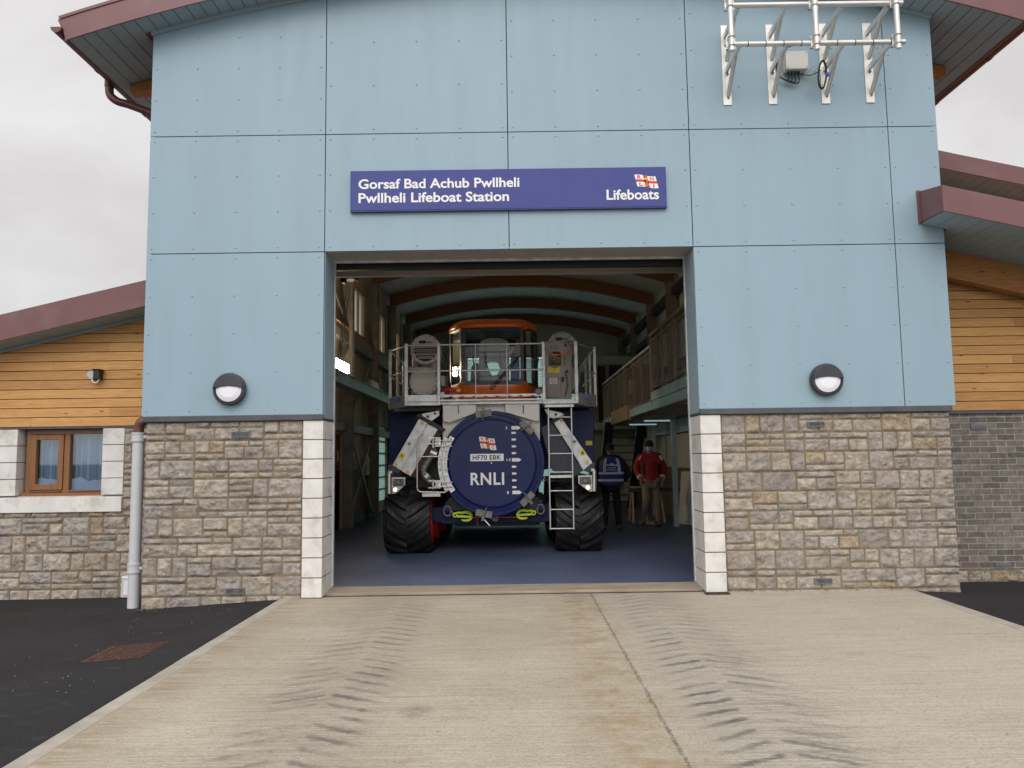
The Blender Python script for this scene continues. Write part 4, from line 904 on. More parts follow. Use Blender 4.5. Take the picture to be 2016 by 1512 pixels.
ztop, zlow = q(1600, 8.5, YPp).z, q(1600, 85, YPp).z; xa, xb = q(1425, 13, YPp).x, q(1776, 6, YPp).x
xa2, xb2 = q(1427, 87, YPp).x, q(1781, 80, YPp).x
b = MB(); b.cyl((xa, YPp, ztop), (xb, YPp, ztop), .030, None, 14); b.build('rail', 'pipe_steel', AM)
b = MB(); b.cyl((xa2, YPp, zlow), (xb2, YPp, zlow), .030, None, 14); b.build('rail', 'pipe_steel', AM)
k = MB()
for i in range(9): X = xa2+.25+i*.2; k.cyl((X, YPp, zlow), (X+.008, YPp, zlow), .033, None, 12)
k.build('cable_ties', 'cable', AM)
for pxu, pyu, ext in ((1439, 52, .9), (1606, 50, 1.0), (1766, 45, .55)):
    X = q(pxu, pyu, YPp-.06).x; b = MB(); b.cyl((X, YPp-.062, zlow-.11), (X, YPp-.062, ztop+ext), .030, None, 14); p = b.build('pole', 'pipe_steel', AM)
    for z in (zlow, ztop):
        k = MB()
        for dz in (-.05, .05): k.tube([(X+.037*math.cos(R(a)), YPp-.062+.037*math.sin(R(a)), z+dz) for a in range(180, 361, 20)]+[(X+.037, YPp+.03, z+dz), (X-.037, YPp+.03, z+dz)], .006, 6, closed=True)
        k.box(X-.05, X+.05, YPp-.03, YPp-.024, z-.07, z+.07); k.build('clamp', 'steel', p)
# cable box
a, c = q(1547.5, 137, 8.70), q(1588, 102.5, 8.70)
JB = thing('junction_box', ((a.x+c.x)/2, F, a.z), 'pale grey cable box with black glands under the aerial frame', 'cable box')
b = MB(); b.box(a.x, c.x, 8.70, 8.798, a.z, c.z); b.build('case', 'box_grey', JB, bevel=.006)
b = MB(); b.box(a.x-.004, c.x+.004, 8.675, 8.702, a.z-.004, c.z+.004)
b.build('lid', 'box_grey', JB, bevel=.006)
b = MB()
for X in (a.x+.015, c.x-.015):
    for z in (a.z+.015, c.z-.015): b.cyl((X, 8.672, z), (X, 8.676, z), .007, None, 8)
b.build('lid_screws', 'latch_grey', JB)
gx = [a.x+.045+i*.04 for i in range(4)]
b = MB()
for X in gx: b.cyl((X, 8.75, a.z), (X, 8.75, a.z-.04), .014, None, 8)
b.build('cable_glands', 'black', JB)
b = MB(); P2 = q(1528, 147, 8.74)
for i, X in enumerate(gx):
    b.tube(crv([(X, 8.75, a.z-.04), (X-.005, 8.75, a.z-.10-.012*i), ((X+P2.x)/2+.01, 8.74, P2.z-.055-.012*i), (P2.x+.0, 8.72, P2.z+.01), q(1533, 118, 8.55), q(1552, 93, 8.32), q(1600, 84, 8.25)], 6), .0075, 6)
b.tube(crv([(gx[3]+.02, 8.75, a.z-.04), q(1588, 148, 8.74), q(1600, 147, 8.72), q(1616, 138, 8.66)], 6), .006, 6); b.build('cables', 'cable', JB)
CO = thing('cable_coil', q(1619, 145, 8.62), 'coil of black aerial cable tied to a wall bracket with blue tape', 'cable coil')
b = MB(); c = q(1619, 147, 8.62); rr = random.Random(8)
for k in range(6):
    e1, e2 = .055+rr.uniform(-.008, .008), .165+rr.uniform(-.01, .012); ph = rr.uniform(-.1, .1)
    b.tube([(c.x+e1*math.cos(t_)+.35*e2*math.sin(t_)*.3, c.y+rr.uniform(-.004, .004)+.02*math.cos(t_), c.z+e2*math.sin(t_+ph)) for t_ in [2*math.pi*i/28 for i in range(28)]], .0075, 6, closed=True)
b.build('coil', 'cable', CO)
b = MB(); b.tube(crv([(c.x-.02, c.y, c.z+.12), (c.x-.10, c.y+.05, c.z+.02), (c.x-.11, c.y+.05, c.z-.10), (c.x-.05, c.y, c.z-.15), (c.x+.0, c.y, c.z-.12)], 6), .004, 6); b.tube(crv([(c.x, c.y, c.z+.14), (c.x-.09, c.y+.07, c.z+.12), (c.x-.2, c.y+.09, c.z+.0), (c.x-.26, c.y+.12, c.z-.03)], 6), .003, 6); b.build('earth_wire', 'cable_green', CO)
b = MB(); b.cyl((c.x+.055, c.y, c.z-.02), (c.x+.058, c.y, c.z+.02), .02, None, 10); b.build('tape', 'blue_plastic', CO)
# ------------------------------------------------------------------ covers in the ground
P = [gz(180, 1297, -.092), gz(221, 1271, -.092), gz(322, 1268, -.092), gz(280, 1296, -.092)]
cx, cy = sum(p.x for p in P)/4, sum(p.y for p in P)/4; W_, D_ = .40, .52; x0_, x1_, y0_, y1_ = cx-.26, cx+.24, cy-.27, cy+.27
def tz(x): return -.075-(abs(x)-3.0)/.6*.04 if abs(x) < 3.6 else -.115-(abs(x)-3.6)/.65*.035
MC = thing('manhole_cover', (cx, cy, tz(cx)), 'rusty square manhole cover set in the fresh black tarmac', 'manhole cover')
def slab(b, xa, xb, ya, yb, h0, h1):
    b.add([(x, y, tz(x)+h) for h in (h0, h1) for x, y in ((xa, ya), (xb, ya), (xb, yb), (xa, yb))], [(0, 3, 2, 1), (4, 5, 6, 7), (0, 1, 5, 4), (1, 2, 6, 5), (2, 3, 7, 6), (3, 0, 4, 7)])
b = MB(); slab(b, x0_, x1_, y0_, y1_, -.03, .004); b.build('frame', 'rust', MC)
b = MB()
for i in range(9):
    for j in range(10): slab(b, x0_+.03+i*.05, x0_+.068+i*.05, y0_+.03+j*.05, y0_+.06+j*.05, .003, .010)
b.build('lid_studs', 'rust', MC)
g0, g1 = gz(1405, 1182, AZ), gz(1447, 1176, AZ)
DG = thing('drain_grate', ((g0.x+g1.x)/2, 8.78, AZ), 'small black slotted drain grate at the foot of the stone pier', 'drain grate')
b = MB(); b.box(g0.x, g1.x, 8.70, 8.80, AZ-.02, AZ+.003); b.build('tray', 'black', DG)
b = MB()
for i in range(7): X = g0.x+.01+i*(g1.x-g0.x-.02)/6; b.box(X-.006, X+.006, 8.70, 8.80, AZ+.002, AZ+.012)
b.box(g0.x, g1.x, 8.695, 8.705, AZ+.001, AZ+.011); b.box(g0.x, g1.x, 8.795, 8.805, AZ+.001, AZ+.011); b.build('bars', 'rust', DG)
b = MB(); b.box(-2.3, 2.4, 8.90, 8.945, AZ-.02, AZ+.004); tag(b.build('channel_drain', 'dark_metal', None), kind='structure')

b = MB(); rr = random.Random(21)
def pebble(x, y, z, r):
    V = [(x+r*rr.uniform(.6, 1)*a, y+r*rr.uniform(.6, 1)*c, z+r*.7*e) for a, c, e in ((1, 0, .3), (0, 1, .3), (-1, 0, .3), (0, -1, .3), (0, 0, 1), (0, 0, -.2))]
    b.add(V, [(0, 1, 4), (1, 2, 4), (2, 3, 4), (3, 0, 4), (1, 0, 5), (2, 1, 5), (3, 2, 5), (0, 3, 5)])
for k in range(260):
    y = rr.uniform(3.2, 8.7); x = KL0-abs(rr.gauss(0, .18))-.01 if k % 3 else rr.uniform(-4.2, KL0-.05); pebble(x, y, tz(x)+.002 if x < -3 else -.066-(abs(x)-2.64)*.03, rr.uniform(.003, .009))
for k in range(90): pebble(rr.uniform(-2.4, 4.2), 8.5-abs(rr.gauss(0, 1.4)), AZ+.001, rr.uniform(.002, .006))
for k in range(90): pebble(rr.uniform(-4.2, -2.5), 8.74-abs(rr.gauss(0, .05)), -.135 if k % 2 else -.12, rr.uniform(.004, .010))
for k in range(60): pebble(rr.uniform(2.45, 4.3), 8.72-abs(rr.gauss(0, .06)), AZ+.001, rr.uniform(.003, .008))
tag(b.build('loose_grit', 'grit', None), kind='stuff')
# ------------------------------------------------------------------ the launch tractor
TR = thing('launch_tractor', (-.33, 12.9, 0), 'big navy and orange tracked lifeboat tractor standing in the doorway of the hall', 'tractor')
YD = 12.0; c0 = B(1005, 578, YD); SC = .22817/FPX*YD      # metres per zoomed pixel at the drum
b = MB(); b.lathe([(.79, 3.2), (.79, .12), (.813, .115), (.813, .02), (.805, .004), (.762, .0)], c0, 72); b.lathe([(.762, 0), (.758, .012), (.752, .012), (.748, 0)], c0, 72)
b.lathe([(.748, 0), (.715, -.006), (.69, -.012)], c0, 72); dd = b.build('drum', 'navy', TR)
b = MB(); b.lathe([(.69, -.012), (.678, -.045), (.66, -.052), (.001, -.052)], c0, 72); dsc = b.build('drum_door', 'navy_door', TR)
b = MB()
for a in range(-118, 60, 9):
    for r_ in (.785,): p = c0+Vector((r_*math.cos(R(a)), .004, r_*math.sin(R(a)))); b.dome(p, .010, .008)
b.build('bolts', 'slate', dd)
yd = YD-.0535
def D(zx, zy): return B(zx, zy, yd)
def D3(px, py): return q(px, py, yd)
b = MB(); a, c = D(818, 768), D(1106, 657); put_text(b, 'RNLI', a.x, c.x, a.z, c.z, yd, .022, space=1.1); b.build('lettering', 'decal_white', dsc)
a, c = D(890, 466), D(1040, 348); flag_emblem(a.x, c.x, a.z, c.z, yd, dsc)
b = MB(); a, c = D(815, 562), D(1102, 495); b.prism([(x, yd+.001, z) for x, z in rrect(a.x, c.x, a.z, c.z, .012)], (0, -.004, 0)); put_text(b, 'HF70 EBK', a.x+.037, c.x-.04, a.z+.019, c.z-.019, yd-.0045, .024, 1, space=1.08); b.build('number_plate', ['decal_white', 'black'], TR)
b = MB(); p = D(998, 577); b.cyl((p.x, yd, p.z), (p.x, yd-.012, p.z), .011, None, 10); b.build('bolt', 'galv', dsc)
b = MB()
for zy, big, x in ((272, 1, 1170), (316, 0, 1170), (374, 0, 1171), (433, 0, 1172), (491, 0, 1173), (549, 1, 1174), (608, 0, 1174), (667, 0, 1175), (726, 0, 1176), (785, 0, 1177), (830, 1, 1178)):
    L_, h_ = (82, 15) if big else (42, 9); P = [D(x, zy+h_), D(x+L_*.72, zy+h_), D(x+L_, zy), D(x+L_*.72, zy-h_), D(x, zy-h_)]; b.prism(P, (0, -.001, 0))
for s_, x0_, x1_, y0_, y1_ in (('2', 1117, 1134, 284, 262), ('1.5', 1127, 1163, 560, 537), ('1', 1134, 1146, 843, 820)):
    a, c = D(x0_, y0_), D(x1_, y1_); put_text(b, s_, a.x, c.x, a.z, c.z, yd-.001, .02)
b.build('depth_marks', 'decal_white', dsc)
for zx, zy in ((930, 155), (1300, 270), (1308, 885), (932, 1013)):
    p = B(zx, zy, YD); d = Vector((p.x-c0.x, 0, p.z-c0.z)).normalized(); tg = Vector((-d.z, 0, d.x)); k = MB()
    k.obox(p+Vector((0, -.03, 0)), tg*.128, d*.052, Vector((0, .012, 0))); la = k.build('latch', 'latch_grey', TR, bevel=.006)
    k = MB(); k.cyl(p+d*.05+Vector((0, -.04, 0)), p+d*.05+Vector((0, -.095, 0)), .028, .022, 14); k.cyl(p+d*.06+Vector((0, -.08, 0)), p-d*.11+tg*.03+Vector((0, -.085, 0)), .013, .009, 8); k.obox(p+d*.055+Vector((0, -.055, 0)), tg*.022, d*.05, Vector((0, .02, 0))); k.build('handle', 'latch_grey', la)
    k = MB()
    for s_ in (-1, -.35, .35, 1): k.dome(p+tg*.1*s_-d*.03+Vector((0, -.042, 0)), .008, .006)
    k.build('bolts', 'black', la)
# hinge at the drum's edge
b = MB(); b.lathe([(.70, -.04), (.70, -.056), (.778, -.056), (.778, -.03)], c0, 26, a0=R(146), a1=R(215)); b.lathe([(.787, .0), (.787, -.03), (.842, -.03), (.842, .02)], c0, 26, a0=R(150), a1=R(211)); hg = b.build('hinge_plate', 'galv', TR)
b = MB()
for zy in (385, 432, 742, 780): b.cyl(B(505, zy, YD-.075), B(660, zy, YD-.075), .010, None, 8)
for zy in (545, 626): b.cyl(B(538, zy, YD-.06), B(625, zy, YD-.06), .007, None, 8)
for zy in (360, 410, 730, 790): b.bar(B(455, zy, YD-.05), B(560, zy, YD-.05), .03, .014)
for z0_, z1_ in ((365, 445), (720, 800)): b.cyl(B(493, z0_, YD-.07), B(493, z1_, YD-.07), .016, None, 10); b.cyl(B(530, z0_+8, YD-.07), B(530, z1_-8, YD-.07), .012, None, 10); b.box(B(515, 0, YD).x, B(560, 0, YD).x, YD-.06, YD+.02, B(0, z1_-12, YD).z, B(0, z0_+12, YD).z)
b.build('hinge_bars', 'steel', TR)
b = MB()
for k_ in range(9):
    for r_ in (.735, .815): a_ = R(150+k_*7.5); p = c0+Vector((r_*math.cos(a_), -.057 if r_ < .78 else -.031, r_*math.sin(a_))); b.cyl(p, p+Vector((0, -.004, 0)), .009, None, 8)
b.build('bolts', 'black', hg)
# stainless bow plates
b = MB(); P = [B(x, y, 12.14) for x, y in ((575, 42), (1415, 42), (1415, 420), (578, 420))]; b.prism(P, (0, .06, 0)); b.build('bow_plate', 'plate_white', TR, bevel=.004)
for P, sl_ in (([(575, 50), (868, 50), (868, 143), (630, 231), (580, 217)], 711), ([(1114, 44), (1410, 44), (1410, 214), (1375, 216), (1114, 138)], 1272)):
    b = MB(); b.prism([B(x, y, 12.03) for x, y in P], (0, .108, 0)); pp = b.build('bow_fairing', 'plate_white', TR, bevel=.010)
    b = MB(); a, c = B(sl_-4, 150, 12.028), B(sl_+4, 78, 12.028); b.box(a.x, c.x, 12.022, 12.031, a.z, c.z); b.build('slot', 'dark_metal', pp)
# chassis beam, lower nose
b = MB(); P = [B(x, y, 12.35) for x, y in ((470, 960), (1520, 930), (1520, 1080), (1380, 1095), (600, 1108), (470, 1075))]; b.prism(P, (0, 4.2, 0)); b.build('chassis', 'navy_shaded', TR, bevel=.02)
b = MB(); P = [B(x, y, 12.30) for x, y in ((640, 870), (1400, 870), (1440, 985), (560, 985))]; b.prism(P, (0, 3.5, 0)); b.build('lower_hull', 'black', TR)
b = MB(); b.box(-1.0, .36, 13.2, 17.0, .34, 1.3); b.build('under_light_block', 'black', TR)  # added box, blocks the rear door's light below the tractor
b = MB(); b.box(-1.25, .55, 16.7, 16.95, .05, 1.3); b.build('rear_light_block', 'black', TR)  # added blocker, keeps the rear glow off the floor underneath
b = MB(); b.cyl(B(770, 1045, 12.2), B(1300, 1045, 12.2), .006, None, 6); b.cyl(B(868, 1048, 12.2), B(880, 1120, 12.2), .004, None, 6); b.build('red_strop', 'red_paint', TR)
b = MB(); p = B(1028, 1050, 12.3); b.cyl(p, p+Vector((0, .05, 0)), .058, None, 24); b.build('tow_eye', 'latch_grey', TR)
b = MB(); b.cyl(B(935, 1065, 12.0), B(985, 1120, 11.97), .014, .011, 8); b.build('release_bar', 'steel', TR)
for s_, sx_, sy_, hx, hy in ((1, 620, 985, 755, 1035), (-1, 1420, 968, 1290, 1018)):
    p = B(sx_, sy_, 12.28); k = MB(); k.box(p.x-.035, p.x+.035, 12.28, 12.36, p.z-.02, p.z+.13); k.build('shackle_lug', 'navy', TR, bevel=.006)
    k = MB(); k.tube([p+Vector((.058*math.cos(R(a)), -.03, -.02+.065*math.sin(R(a)))) for a in range(150, 391, 20)]+[p+Vector((.03, -.03, .06)), p+Vector((-.03, -.03, .06))], .015, 8, closed=True)
    e = B(hx-s_*75, hy-8, 12.24); k.tube(crv([p+Vector((s_*.04, -.03, -.06)), (p+e)/2+Vector((0, -.03, .03)), e], 5), .016, 8); k.build('shackle', 'latch_grey', TR)
    h = B(hx, hy, 12.20); k = MB()   # lime safety hook
    pts = [(-.135, .03), (-.09, .055), (-.03, .05), (.04, .062), (.10, .045), (.125, -.005), (.10, -.055), (.03, -.07), (-.03, -.058)]
    k.tube(crv([h+Vector((s_*x, 0, z)) for x, z in pts], 4), [.012+.014*math.sin(math.pi*i/32) for i in range(33)], 8)
    k.tube([h+Vector((s_*(-.13+.03*math.cos(R(a))), 0, .02+.03*math.sin(R(a)))) for a in range(0, 360, 30)], .013, 6, closed=True); k.bar(h+Vector((s_*-.10, 0, .0)), h+Vector((s_*.10, -.005, -.01)), .02, .032); k.build('tow_hook', 'lime', TR)
# deck and rails
def dz(zy, Y): return A(600, zy, Y).z
zd = A(600, 812, 11.92).z; zr0 = A(540, 850, 11.95).z; zt1, zm1 = A(540, 348, 11.95).z, A(540, 572, 11.95).z
XA, XB_, XC_, XD_ = A(112, 0, 12.6).x, A(250, 0, 11.95).x, A(1728, 0, 11.95).x, A(1888, 0, 12.6).x
zoff = -.03
b = MB(); b.prism([(XA, 12.6, zr0-.02), (XB_, 11.98, zr0-.02), (XC_, 11.98, zr0-.02), (XD_, 12.6, zr0-.02), (XD_, 15.2, zr0-.02), (XA, 15.2, zr0-.02)], (0, 0, .045)); b.build('deck', 'galv', TR, bevel=.004)
b = MB(); a, c = A(550, 832, 11.90), A(1440, 806, 11.90); b.box(a.x, c.x, 11.90, 11.97, a.z, c.z); a, c = A(548, 800, 11.94), A(1440, 764, 11.94); b.box(a.x, c.x, 11.94, 11.955, a.z, c.z); fr = b.build('deck_edge', 'galv', TR, bevel=.003)
b = MB(); z_ = A(0, 803, 11.93).z
for k_ in range(8): X = A(640+k_*100, 0, 11.93).x; b.box(X-.028, X+.028, 11.93, 11.942, z_-.006, z_+.006)
b.build('drain_slots', 'black', fr)
b = MB(); a, c = A(250, 872, 11.95), A(546, 846, 11.95); b.box(a.x, c.x, 11.93, 11.99, a.z, c.z); a, c = A(268, 838, 11.96), A(530, 776, 11.96); b.box(a.x, c.x, 11.96, 11.972, a.z, c.z); b.build('toe_board', 'galv', TR, bevel=.003)
b = MB(); a, c = A(1443, 856, 11.93), A(1738, 830, 11.93); b.box(a.x, c.x, 11.90, 12.2, a.z, c.z); b.build('ladder_step', 'galv', TR, bevel=.004)
for xs, ys in (((XA, 12.6), (XB_, 11.96)), ((XD_, 12.6), (XC_, 11.96))):
    z0_, z1_ = zr0-.05, zr0+.14; b = MB(); P = [(xs[0], xs[1], z0_), (ys[0], ys[1], z0_), (ys[0], ys[1], z1_), (xs[0], xs[1], z1_)]; b.prism(P, (0, .012, 0)); b.build('corner_plate', 'cream', TR)
def knob(zx, zy, Y):
    p = A(zx, zy, Y); k = MB(); k.cyl(p, p+Vector((0, -.05, 0)), .036, None, 20); k.cyl(p+Vector((0, -.05, 0)), p+Vector((0, -.062, 0)), .03, .026, 20); k.build('isolator_knob', 'blue_plastic', TR)
knob(183, 817, 12.22); knob(1815, 793, 12.22)
r = .0135
def rail(name, P, segs=None):
    b = MB(); b.tube(P, r, 8); return b.build(name, 'steel', RL)
RLb = MB()
RLb.cyl((A(545, 0, 11.93).x, 11.93, zt1), (A(1437, 0, 11.93).x, 11.93, zt1), r, None, 10); RL = RLb.build('guard_rail', 'steel', TR)
rail('mid_rail', [(A(545, 0, 11.93).x, 11.93, zm1), (A(1437, 0, 11.93).x, 11.93, zm1)])
rail('side_rail', [(A(540, 0, 11.95).x, 11.95, zt1), (XB_+.02, 11.97, zt1)]); rail('side_rail', [(A(540, 0, 11.95).x, 11.95, zm1), (XB_+.02, 11.97, zm1)])
for z_ in (zt1, zm1):
    rail('side_rail', [(XB_+.02, 11.97, z_), (XA+.02, 12.6, z_), (XA+.02, 14.9, z_)]); rail('side_rail', [(XC_-.02, 11.97, z_), (XD_-.02, 12.6, z_), (XD_-.02, 14.9, z_)])
for X, Y, w_ in ((XB_+.02, 11.965, .05), (A(540, 0, 11.95).x, 11.95, .045), (A(1437, 0, 11.95).x, 11.95, .045), (A(1716, 0, 11.95).x, 11.95, .05), (XA+.025, 12.6, .045), (XD_-.025, 12.6, .045), (XA+.03, 13.35, .04), (XA+.03, 14.1, .04), (XD_-.03, 13.35, .04), (XD_-.03, 14.1, .04)):
    k = MB(); k.box(X-w_/2, X+w_/2, Y-w_/2, Y+w_/2, zr0-.03, zt1+.03); k.build('post', 'galv', RL, bevel=.004)
for zx in (855, 1125): X = A(zx, 0, 11.93).x; k = MB(); k.cyl((X, 11.93, zd-.05), (X, 11.93, zt1), .009, None, 8); k.build('stanchion', 'steel', RL)
# cab
YC_ = 12.72; xc = A(1005, 0, YC_).x
hw1, hw2 = .475, .762; yS = 13.28; yB = 14.45
zc0, zg0, zg1, ztop = A(1000, 765, YC_).z, A(1000, 692, YC_).z, A(1000, 192, YC_).z, A(1000, 128, YC_+.2).z
def plan(ins=0, y0=0):
    H = [(.0, YC_-.035), (.25, YC_-.028), (hw1, YC_), (.54, YC_+.045), (.62, YC_+.16), (.70, YC_+.33), (hw2, yS), (hw2, yB)]
    ymid = 13.6; k = lambda x, y: (x*(1-ins/hw2), ymid+(y-ymid)*(1-ins/.9))
    Lp = [k(-x, y) for x, y in H[::-1]]+[k(x, y) for x, y in H[1:]]
    return [(xc+x, y) for x, y in Lp]
def loft(b, rings, mi=0, cap=False):
    n = len(rings[0][0]); V = [(x, y, z) for pl, z in rings for x, y in pl]
    b.add(V, [(j*n+i, j*n+(i+1) % n, (j+1)*n+(i+1) % n, (j+1)*n+i) for j in range(len(rings)-1) for i in range(n)], mi, True)
    if cap: b.add([(x, y, rings[-1][1]) for x, y in rings[-1][0]], [tuple(range(n))], mi, True)
b = MB(); loft(b, [(plan(.04), zc0-.30), (plan(.02), zc0-.02), (plan(-.004), zc0+.04), (plan(-.004), zg0-.0)]); loft(b, [(plan(-.004), zg0), (plan(.05), zg0+.003)]); cb_ = b.build('cab_body', 'orange', TR)
dzr = ztop-zg1
b = MB(); loft(b, [(plan(.05), zg1-.002), (plan(-.012), zg1-.01), (plan(-.016), zg1+.25*dzr), (plan(-.005), zg1+.5*dzr), (plan(.03), zg1+.74*dzr), (plan(.09), zg1+.9*dzr), (plan(.2), zg1+.98*dzr), (plan(.45), ztop)], 0, True); b.build('cab_roof', 'orange', cb_)
def pane(p0, p1, name, mg=(.03, .03, .03, .03), rad=.06, thick=.03, two=True):
    """black framed pane standing between two plan points"""
    p0, p1 = Vector((*p0, 0)), Vector((*p1, 0)); u = (p1-p0); L_ = u.length; u.normalize(); nrm = Vector((u.y, -u.x, 0)); o = Vector((p0.x, p0.y, 0)); H0, H1 = zg0-.006, zg1+.01
    I = rrect(mg[0], L_-mg[1], H0+mg[2], H1-mg[3], rad); O = rrect(0, L_, H0, H1, .012)
    b = MB(); b.frame(o, u, (0, 0, 1), O, I, nrm*-thick); b.frame(o+nrm*.006, u, (0, 0, 1), rrect(.02, L_-.02, H0+.02, H1-.02, .04), I, nrm*-.008); f_ = b.build(name, 'black_gloss', cb_)
    b = MB(); b.prism([o+u*x+Vector((0, 0, z))+nrm*-.012 for x, z in rrect(mg[0]-.01, L_-mg[1]+.01, H0+mg[2]-.01, H1-mg[3]+.01, rad)], nrm*-.005); b.build('pane', 'glass', f_); return f_
f0 = pane((xc-hw1-.04, YC_), (xc+hw1+.04, YC_), 'windscreen', (.06, .06, .075, .06), .06)
pane((xc-hw2, yS), (xc-hw1-.05, YC_+.02), 'corner_window', (.05, .06, .05, .05), .07); pane((xc+hw1+.05, YC_+.02), (xc+hw2, yS), 'corner_window', (.06, .05, .05, .05), .07)
pane((xc-hw2, yB), (xc-hw2, yS+.02), 'side_window', (.08, .05, .06, .06), .06); pane((xc+hw2, yS+.02), (xc+hw2, yB), 'side_window', (.05, .08, .06, .06), .06)
pane((xc+hw2, yB), (xc-hw2, yB), 'rear_window', (.08, .08, .06, .1), .06)
for sx in (-1, 1):    # orange tongues between the panes
    b = MB()
    for z_, s_ in ((zg1+.005, -1), (zg0-.005, 1)):
        X = xc+sx*(hw1+.045); b.prism([(X-.085, YC_-.012, z_), (X+.085, YC_+.06, z_), (X+.02, YC_+.01, z_+s_*.06), (X-.02, YC_-.006, z_+s_*.06)], (0, .03, 0))
    b.build('trim', 'orange', cb_)
b = MB()
for p0, p1 in (((985, 720), (1218, 458)), ((1010, 722), (1225, 470))): b.cyl(A(*p0, YC_-.05), A(*p1, YC_-.045), .010, .008, 6)
b.bar(A(1060, 640, YC_-.05), A(1222, 450, YC_-.05), .012, .03); b.cyl(A(997, 728, YC_-.06), A(997, 728, YC_+.02), .02, None, 10); b.build('wiper', 'black', cb_)
b = MB()
for p0, p1, Y in (((648, 725), (598, 420), 12.95), ((632, 725), (612, 560), 12.95), ((1352, 725), (1412, 420), 12.95), ((1375, 720), (1395, 560), 12.95)): b.cyl(A(*p0, Y-.1), A(*p1, Y+.05), .011, .009, 6)
b.build('side_wiper', 'black', cb_)
ys = 13.75
b = MB()  # seat back with an opening and straps
outl = [(890, 680), (890, 350), (905, 318), (945, 292), (1000, 284), (1060, 286), (1110, 298), (1140, 320), (1150, 350), (1150, 680)]
b.frame((0, ys, 0), (1, 0, 0), (0, 0, 1), [(A(x, y, ys).x, A(x, y, ys).z) for x, y in outl], [(A(x, y, ys).x, A(x, y, ys).z) for x, y in ((1010, 625), (975, 560), (960, 545), (935, 515), (960, 503), (990, 490), (1035, 492), (1055, 500), (1075, 560), (1045, 600))], (0, .08, 0)); se = b.build('seat', 'seat_grey', cb_)
b = MB()
for y0_, y1_ in ((400, 414), (608, 622)): a, c = A(890, y1_, ys-.012), A(1150, y0_, ys-.012); b.box(a.x, c.x, ys-.012, ys-.004, a.z, c.z)
for zx in (930, 1068): p = A(zx, 0, ys); b.box(p.x-.003, p.x+.003, ys-.003, ys-.0005, A(0, 600, ys).z, A(0, 415, ys).z)
b.build('strap', 'black', se)
b = MB(); b.prism([A(x, y, 13.5) for x, y in ((1160, 690), (1165, 430), (1200, 410), (1232, 440), (1235, 690))], (0, .1, 0)); b.build('passenger_seat', 'vest_blue', cb_)
b = MB(); b.prism([A(x, y, 13.4) for x, y in ((815, 690), (822, 540), (850, 500), (885, 505), (892, 690))], (0, .12, 0)); b.bar(A(835, 430, 13.3), A(850, 560, 13.3), .02, .02); b.build('console', 'black', cb_)
b = MB(); P = [A(x, y, 13.2) for x, y in ((1160, 385), (1195, 362), (1205, 372), (1165, 420), (1110, 490), (1085, 520), (1078, 508), (1110, 465))]; b.prism(P, (0, .03, 0)); b.build('grab_arm', 'cream', cb_)
b = MB(); a, c = A(1212, 655, 14.0), A(1236, 215, 14.0); b.box(a.x, c.x, 13.95, 14.05, a.z, c.z); b.build('door_pillar', 'pale_wood', cb_)
b = MB(); b.prism([(x, y, zg0-.05) for x, y in plan(.06)], (0, 0, .02)); b.prism([(x, y, zg1-.012) for x, y in plan(.06)], (0, 0, .01)); b.build('cab_lining', 'black', cb_)
b = MB(); b.box(xc-.70, xc+.70, 14.40, 14.43, zg0-.25, zg0+.02); b.build('rear_panel', 'black', cb_)
# air intakes
def intake(zx, zy, rz, Y, lou, dep=.6):
    c = A(zx, zy, Y); rr_ = rz*.22817/FPX*Y; k = MB(); k.lathe([(rr_*.92, dep), (rr_*.92, .05), (rr_, .045), (rr_, 0), (rr_*.97, -.008), (rr_*.80, -.008)]+([(rr_*.79, .05)] if lou else [(rr_*.79, -.016), (.001, -.016)]), c, 40)
    o = k.build('air_intake', 'cream', TR); k = MB()
    for a_ in range(0, 360, 24): p = c+Vector((rr_*.9*math.cos(R(a_)), -.008, rr_*.9*math.sin(R(a_)))); k.cyl(p, p+Vector((0, -.006, 0)), .010, None, 8)
    k.build('bolts', 'dark_metal', o)
    if lou:
        k = MB(); rr2 = rr_*.8
        k.lathe([(rr2, .06), (.001, .061)], c, 24); k.build('intake_back', 'black', o); k = MB()
        for i in range(5):
            z_ = -rr2*.78+i*rr2*.30; w_ = math.sqrt(max(.0, rr2**2-z_**2)); k.prism([(c.x-w_, c.y+.0, c.z+z_), (c.x+w_, c.y+.0, c.z+z_), (c.x+w_, c.y+.045, c.z+z_+rr2*.22), (c.x-w_, c.y+.045, c.z+z_+rr2*.22)], (0, 0, .008))
        P = [(rr2*math.cos(R(a_)), rr2*math.sin(R(a_))) for a_ in range(25, 156, 10)]
        k.prism([(c.x+x, c.y-.004, c.z+z_) for x, z_ in P], (0, .02, 0)); k.build('louvre', 'cream', o)
        k = MB(); k.prism([(c.x+x*rr2-.03, c.y-.008, c.z+z_*rr2) for x, z_ in ((-.45, .62), (-.3, .74), (.1, .74), (.22, .66), (.22, .58), (.1, .48), (-.3, .48))], (0, .004, 0)); k.prism([(c.x+x*rr2, c.y-.008, c.z+z_*rr2) for x, z_ in ((.1, .64), (.62, .60), (.62, .54), (.1, .54))], (0, .004, 0)); k.build('opening', 'black', o)
    return o
intake(428, 385, 132, 12.30, True); intake(412, 662, 126, 12.22, False)
b = MB(); p = A(345, 0, 12.5); b.cyl(A(345, 780, 12.6), A(345, 420, 12.6), .055, None, 14); b.cyl(A(500, 780, 12.6), A(500, 420, 12.6), .05, None, 14); b.box(A(285, 0, 12.4).x, A(400, 0, 12.4).x, 12.4, 12.7, A(0, 572, 12.4).z, A(0, 545, 12.4).z); b.build('intake_pipe', 'cream', TR)
intake(1605, 355, 126, 12.62, True); intake(1640, 640, 120, 12.62, False)
